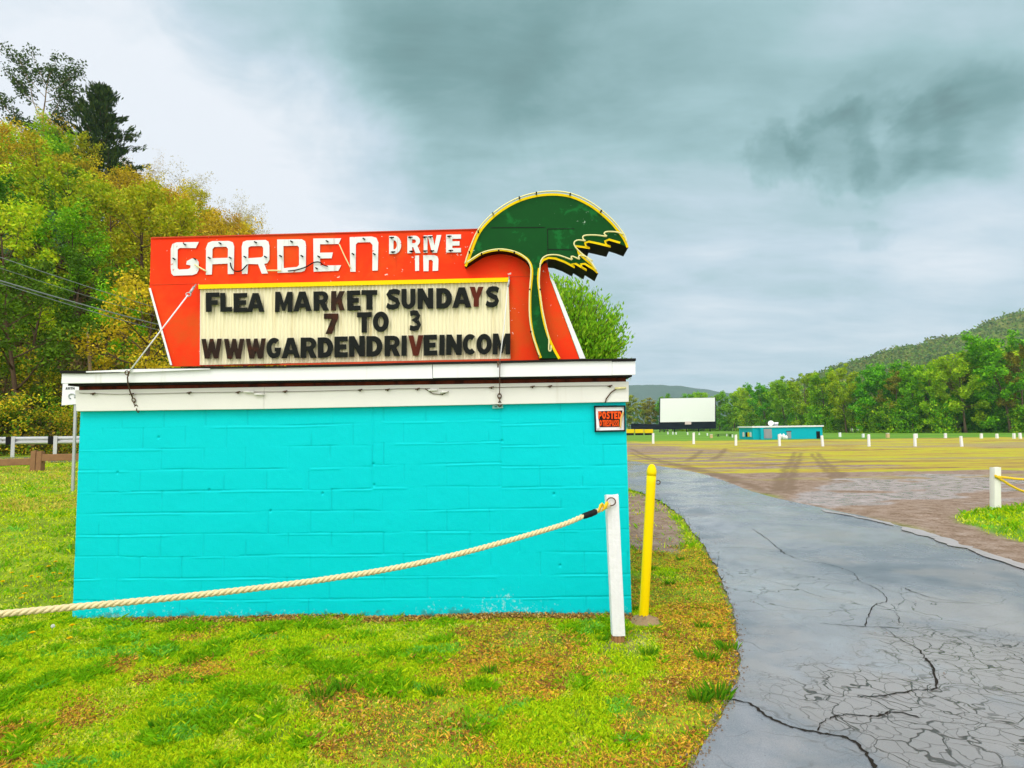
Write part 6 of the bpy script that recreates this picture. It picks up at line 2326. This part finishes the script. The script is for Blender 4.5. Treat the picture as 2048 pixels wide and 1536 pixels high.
# taller tufts standing out at the driveway edge and against the wall
def tufts():
    rg_ = random.Random(9)
    spots = [(1435, 1395, .10), (1400, 1400, .08), (1455, 1300, .08), (1418, 1320, .09), (1300, 1310, .07), (640, 1395, .09), (680, 1380, .08), (980, 1345, .06), (1262, 1222, .06), (1205, 1282, .05), (540, 1330, .05), (870, 1390, .07), (330, 1455, .08),
             (660, 1224, .05), (600, 1224, .05), (540, 1226, .05), (1115, 1216, .06), (1060, 1220, .04), (465, 1228, .06), (400, 1226, .05), (760, 1226, .04), (240, 1232, .05), (1405, 1255, .06), (1340, 1170, .06), (1360, 1120, .05), (1300, 1140, .06)]
    V = []; F = []; Cc = []
    for (px, py, h) in spots:
        c = on_ground(px, py)
        if py < 1235 and px < 1200: c = c - Vector((0, .06, 0))
        for k in range(70):
            a = rg_.uniform(0, 6.28); rr = rg_.uniform(0, 1) ** .6 * h * .9
            b = Vector((c.x + math.cos(a) * rr, c.y + math.sin(a) * rr * .8, 0)); b.z = gz1(b.x, b.y) - .004
            hh = h * rg_.uniform(.5, 1.1); w = rg_.uniform(.003, .006)
            az = rg_.uniform(0, 6.28); d = Vector((math.cos(az) * w, math.sin(az) * w, 0))
            l = Vector((math.cos(a) * .5 + rg_.uniform(-.3, .3), math.sin(a) * .5 + rg_.uniform(-.3, .3), 0)) * hh
            i = len(V)
            V += [tuple(b - d), tuple(b + d), tuple(b + d * .8 + l * .35 + Vector((0, 0, hh * .6))), tuple(b + l + Vector((0, 0, hh)))]
            F.append((i, i + 1, i + 2, i + 3))
            g = rg_.choice([(.07, .24, .006), (.12, .32, .008), (.20, .38, .01)])
            Cc.append((*[v * rg_.uniform(.8, 1.2) for v in g], 1))
    o = np_mesh('grass_tufts', V, F, m_blade, attr={'col': Cc})
    tag(o, 'longer dark green grass tufts along the wall foot and the driveway edge', 'grass', kind='stuff')


tufts()


# fallen leaves and crumbs: dead leaf litter on the lawn and grit on the driveway
def litter():
    rg_ = np.random.default_rng(19)
    n = 24000
    x = rg_.uniform(-3.2, 2.2, n); y = rg_.uniform(2.6, 6.1, n)
    x[:9000] = rg_.uniform(-3.7, 1.1, 9000); y[:9000] = 5.70 - WK * x[:9000] - rg_.uniform(.01, .26, 9000) ** 1.3
    dry = fbm(x * 1.1 + 9, y * 1.1, 4, 15) + np.clip((x + .3) * .11, -.24, .2) + (fbm(x * 5, y * 5, 3, 95) - .5) * .25
    u = (x - wall_o.x) * WU.x + (y - wall_o.y) * WU.y; v = (x - wall_o.x) * WN.x + (y - wall_o.y) * WN.y
    near_wall = (v > -.26) & (v < -.01) & (u > .4) & (u < LW)
    ok = (((rg_.uniform(0, 1, n) < sm((dry - .48) / .16) * .5) | (near_wall & (rg_.uniform(0, 1, n) < .9))) & (sdf(DRIVE, x, y) > .01) & ~((u > 0) & (u < LW) & (v > -.015)))
    x, y = x[ok], y[ok]
    C = np.column_stack([x, y, gz(x, y) + rg_.uniform(.008, .028, len(x))])
    o = leaf_mesh('leaf_litter', C, .013, [(.60, .30, .06), (.26, .11, .04), (.72, .46, .14), (.12, .06, .03)], [3, 3, 2, 1], None, m_blade, up=.9, aspect=.45)
    tag(o, 'dry brown leaf litter on the lawn and along the foot of the wall', 'leaf litter', kind='stuff')
    n = 420
    x = rg_.uniform(1.0, 8.0, n); y = rg_.uniform(2.6, 14, n)
    d = sdf(DRIVE, x, y)
    ok = (d < -.03) & (rg_.uniform(0, 1, n) < np.where(d > -.25, .9, .18))
    x, y = x[ok], y[ok]
    mb = MB(); rr = random.Random(3)
    xe = []; ye = []
    for _ in range(900):
        q = near_w[rr.randint(24, len(near_w) - 2)]
        xe.append(q.x + rr.gauss(.0, .028)); ye.append(q.y + rr.gauss(0, .028))
    for _ in range(600):
        q = far_w[rr.randint(6, len(far_w) - 2)]
        xe.append(q.x + rr.gauss(0, .25)); ye.append(q.y + rr.gauss(0, .25))
    for a, b in list(zip(x, y)) + list(zip(xe, ye)):
        s = rr.uniform(.0025, .007); z = gz1(a, b) + .006 + .0010 * math.hypot(a, b)
        mb.tube([(a, b, z - .001), (a, b, z + s * .6), (a + s * .2, b, z + s)], [s, s * .8, s * .3], 6)
    o = mb.build('grit', pmat('grit_stone', (.19, .15, .115), .9, .8, 60))
    tag(o, 'loose dark grit scattered over the driveway', 'grit', kind='stuff')


litter()

# dandelions
def dandelion(px, py, white=False, label='', group=None, h=.07, seed=0):
    b = on_ground(px, py + 4)
    rr = random.Random(seed)
    t = thing('dandelion', b, label, 'flower', group)
    top = b + Vector((rr.uniform(-.02, .02), rr.uniform(-.02, .02), h))
    mb = MB(); mb.tube([b - Vector((0, 0, .01)), b.lerp(top, .5) + Vector((.006, 0, 0)), top], .0035, 5); mb.build('stem', m_stem, t)
    mb = MB()
    if white:
        n = 60
        for k in range(n):
            q = math.acos(1 - 2 * (k + .5) / n); a = k * 2.399
            d = Vector((math.sin(q) * math.cos(a), math.sin(q) * math.sin(a), math.cos(q)))
            mb.beam(top, top + d * .016, .002, .002)
    else:
        for ring, (nn, rr_, el) in enumerate(((18, .026, .35), (14, .024, .75), (9, .020, 1.2))):
            for k in range(nn):
                a = 2 * math.pi * k / nn + ring * .2
                d = Vector((math.cos(a) * math.cos(el), math.sin(a) * math.cos(el), math.sin(el) * .8))
                s = Vector((-math.sin(a), math.cos(a), 0)) * .0032
                p = top + d * rr_
                mb.add([top - s * .5, top + s * .5, p + s, p - s], [(0, 1, 2, 3)])
    mb.build('flower_head', m_puff if white else m_petal, t)


dandelion(100, 1268, True, 'white dandelion clock in the grass left of two yellow dandelions', h=.08)
dandelion(65, 1278, False, 'yellow dandelion in the front lawn left of the white dandelion clock', h=.06, seed=1)
dandelion(136, 1268, False, 'upper of two yellow dandelions standing close together before the left wall corner', h=.08, seed=2)
dandelion(141, 1286, False, 'lower of two yellow dandelions standing close together before the left wall corner', h=.05, seed=3)
for i, (px, py) in enumerate([(42, 1205), (48, 1196), (22, 1153), (63, 1160), (78, 1162), (110, 1129), (107, 1153), (118, 1155), (122, 1170), (48, 1181), (103, 1204), (121, 1202), (4, 1170), (92, 1140)]):
    dandelion(px, py, False, 'yellow dandelion scattered in the lawn left of the turquoise wall', 'dandelions left of the wall', h=.06, seed=10 + i)


# ------------------------------------------------------------------ air
def haze():
    m = bpy.data.materials.new('haze_air'); m.use_nodes = True
    T = NT(m.node_tree)
    v = T.n('ShaderNodeVolumePrincipled')
    v.inputs['Color'].default_value = (.62, .86, .98, 1)
    v.inputs['Density'].default_value = .00015
    v.inputs['Anisotropy'].default_value = .1
    o = T.n('ShaderNodeOutputMaterial'); T.t.links.new(v.outputs[0], o.inputs['Volume'])
    mb = MB(); mb.box(-2900, 3200, -120, 3950, -4, 330)
    ob = mb.build('haze', m)
    tag(ob, 'thin grey blue air haze over the valley', 'haze', kind='stuff')


haze()
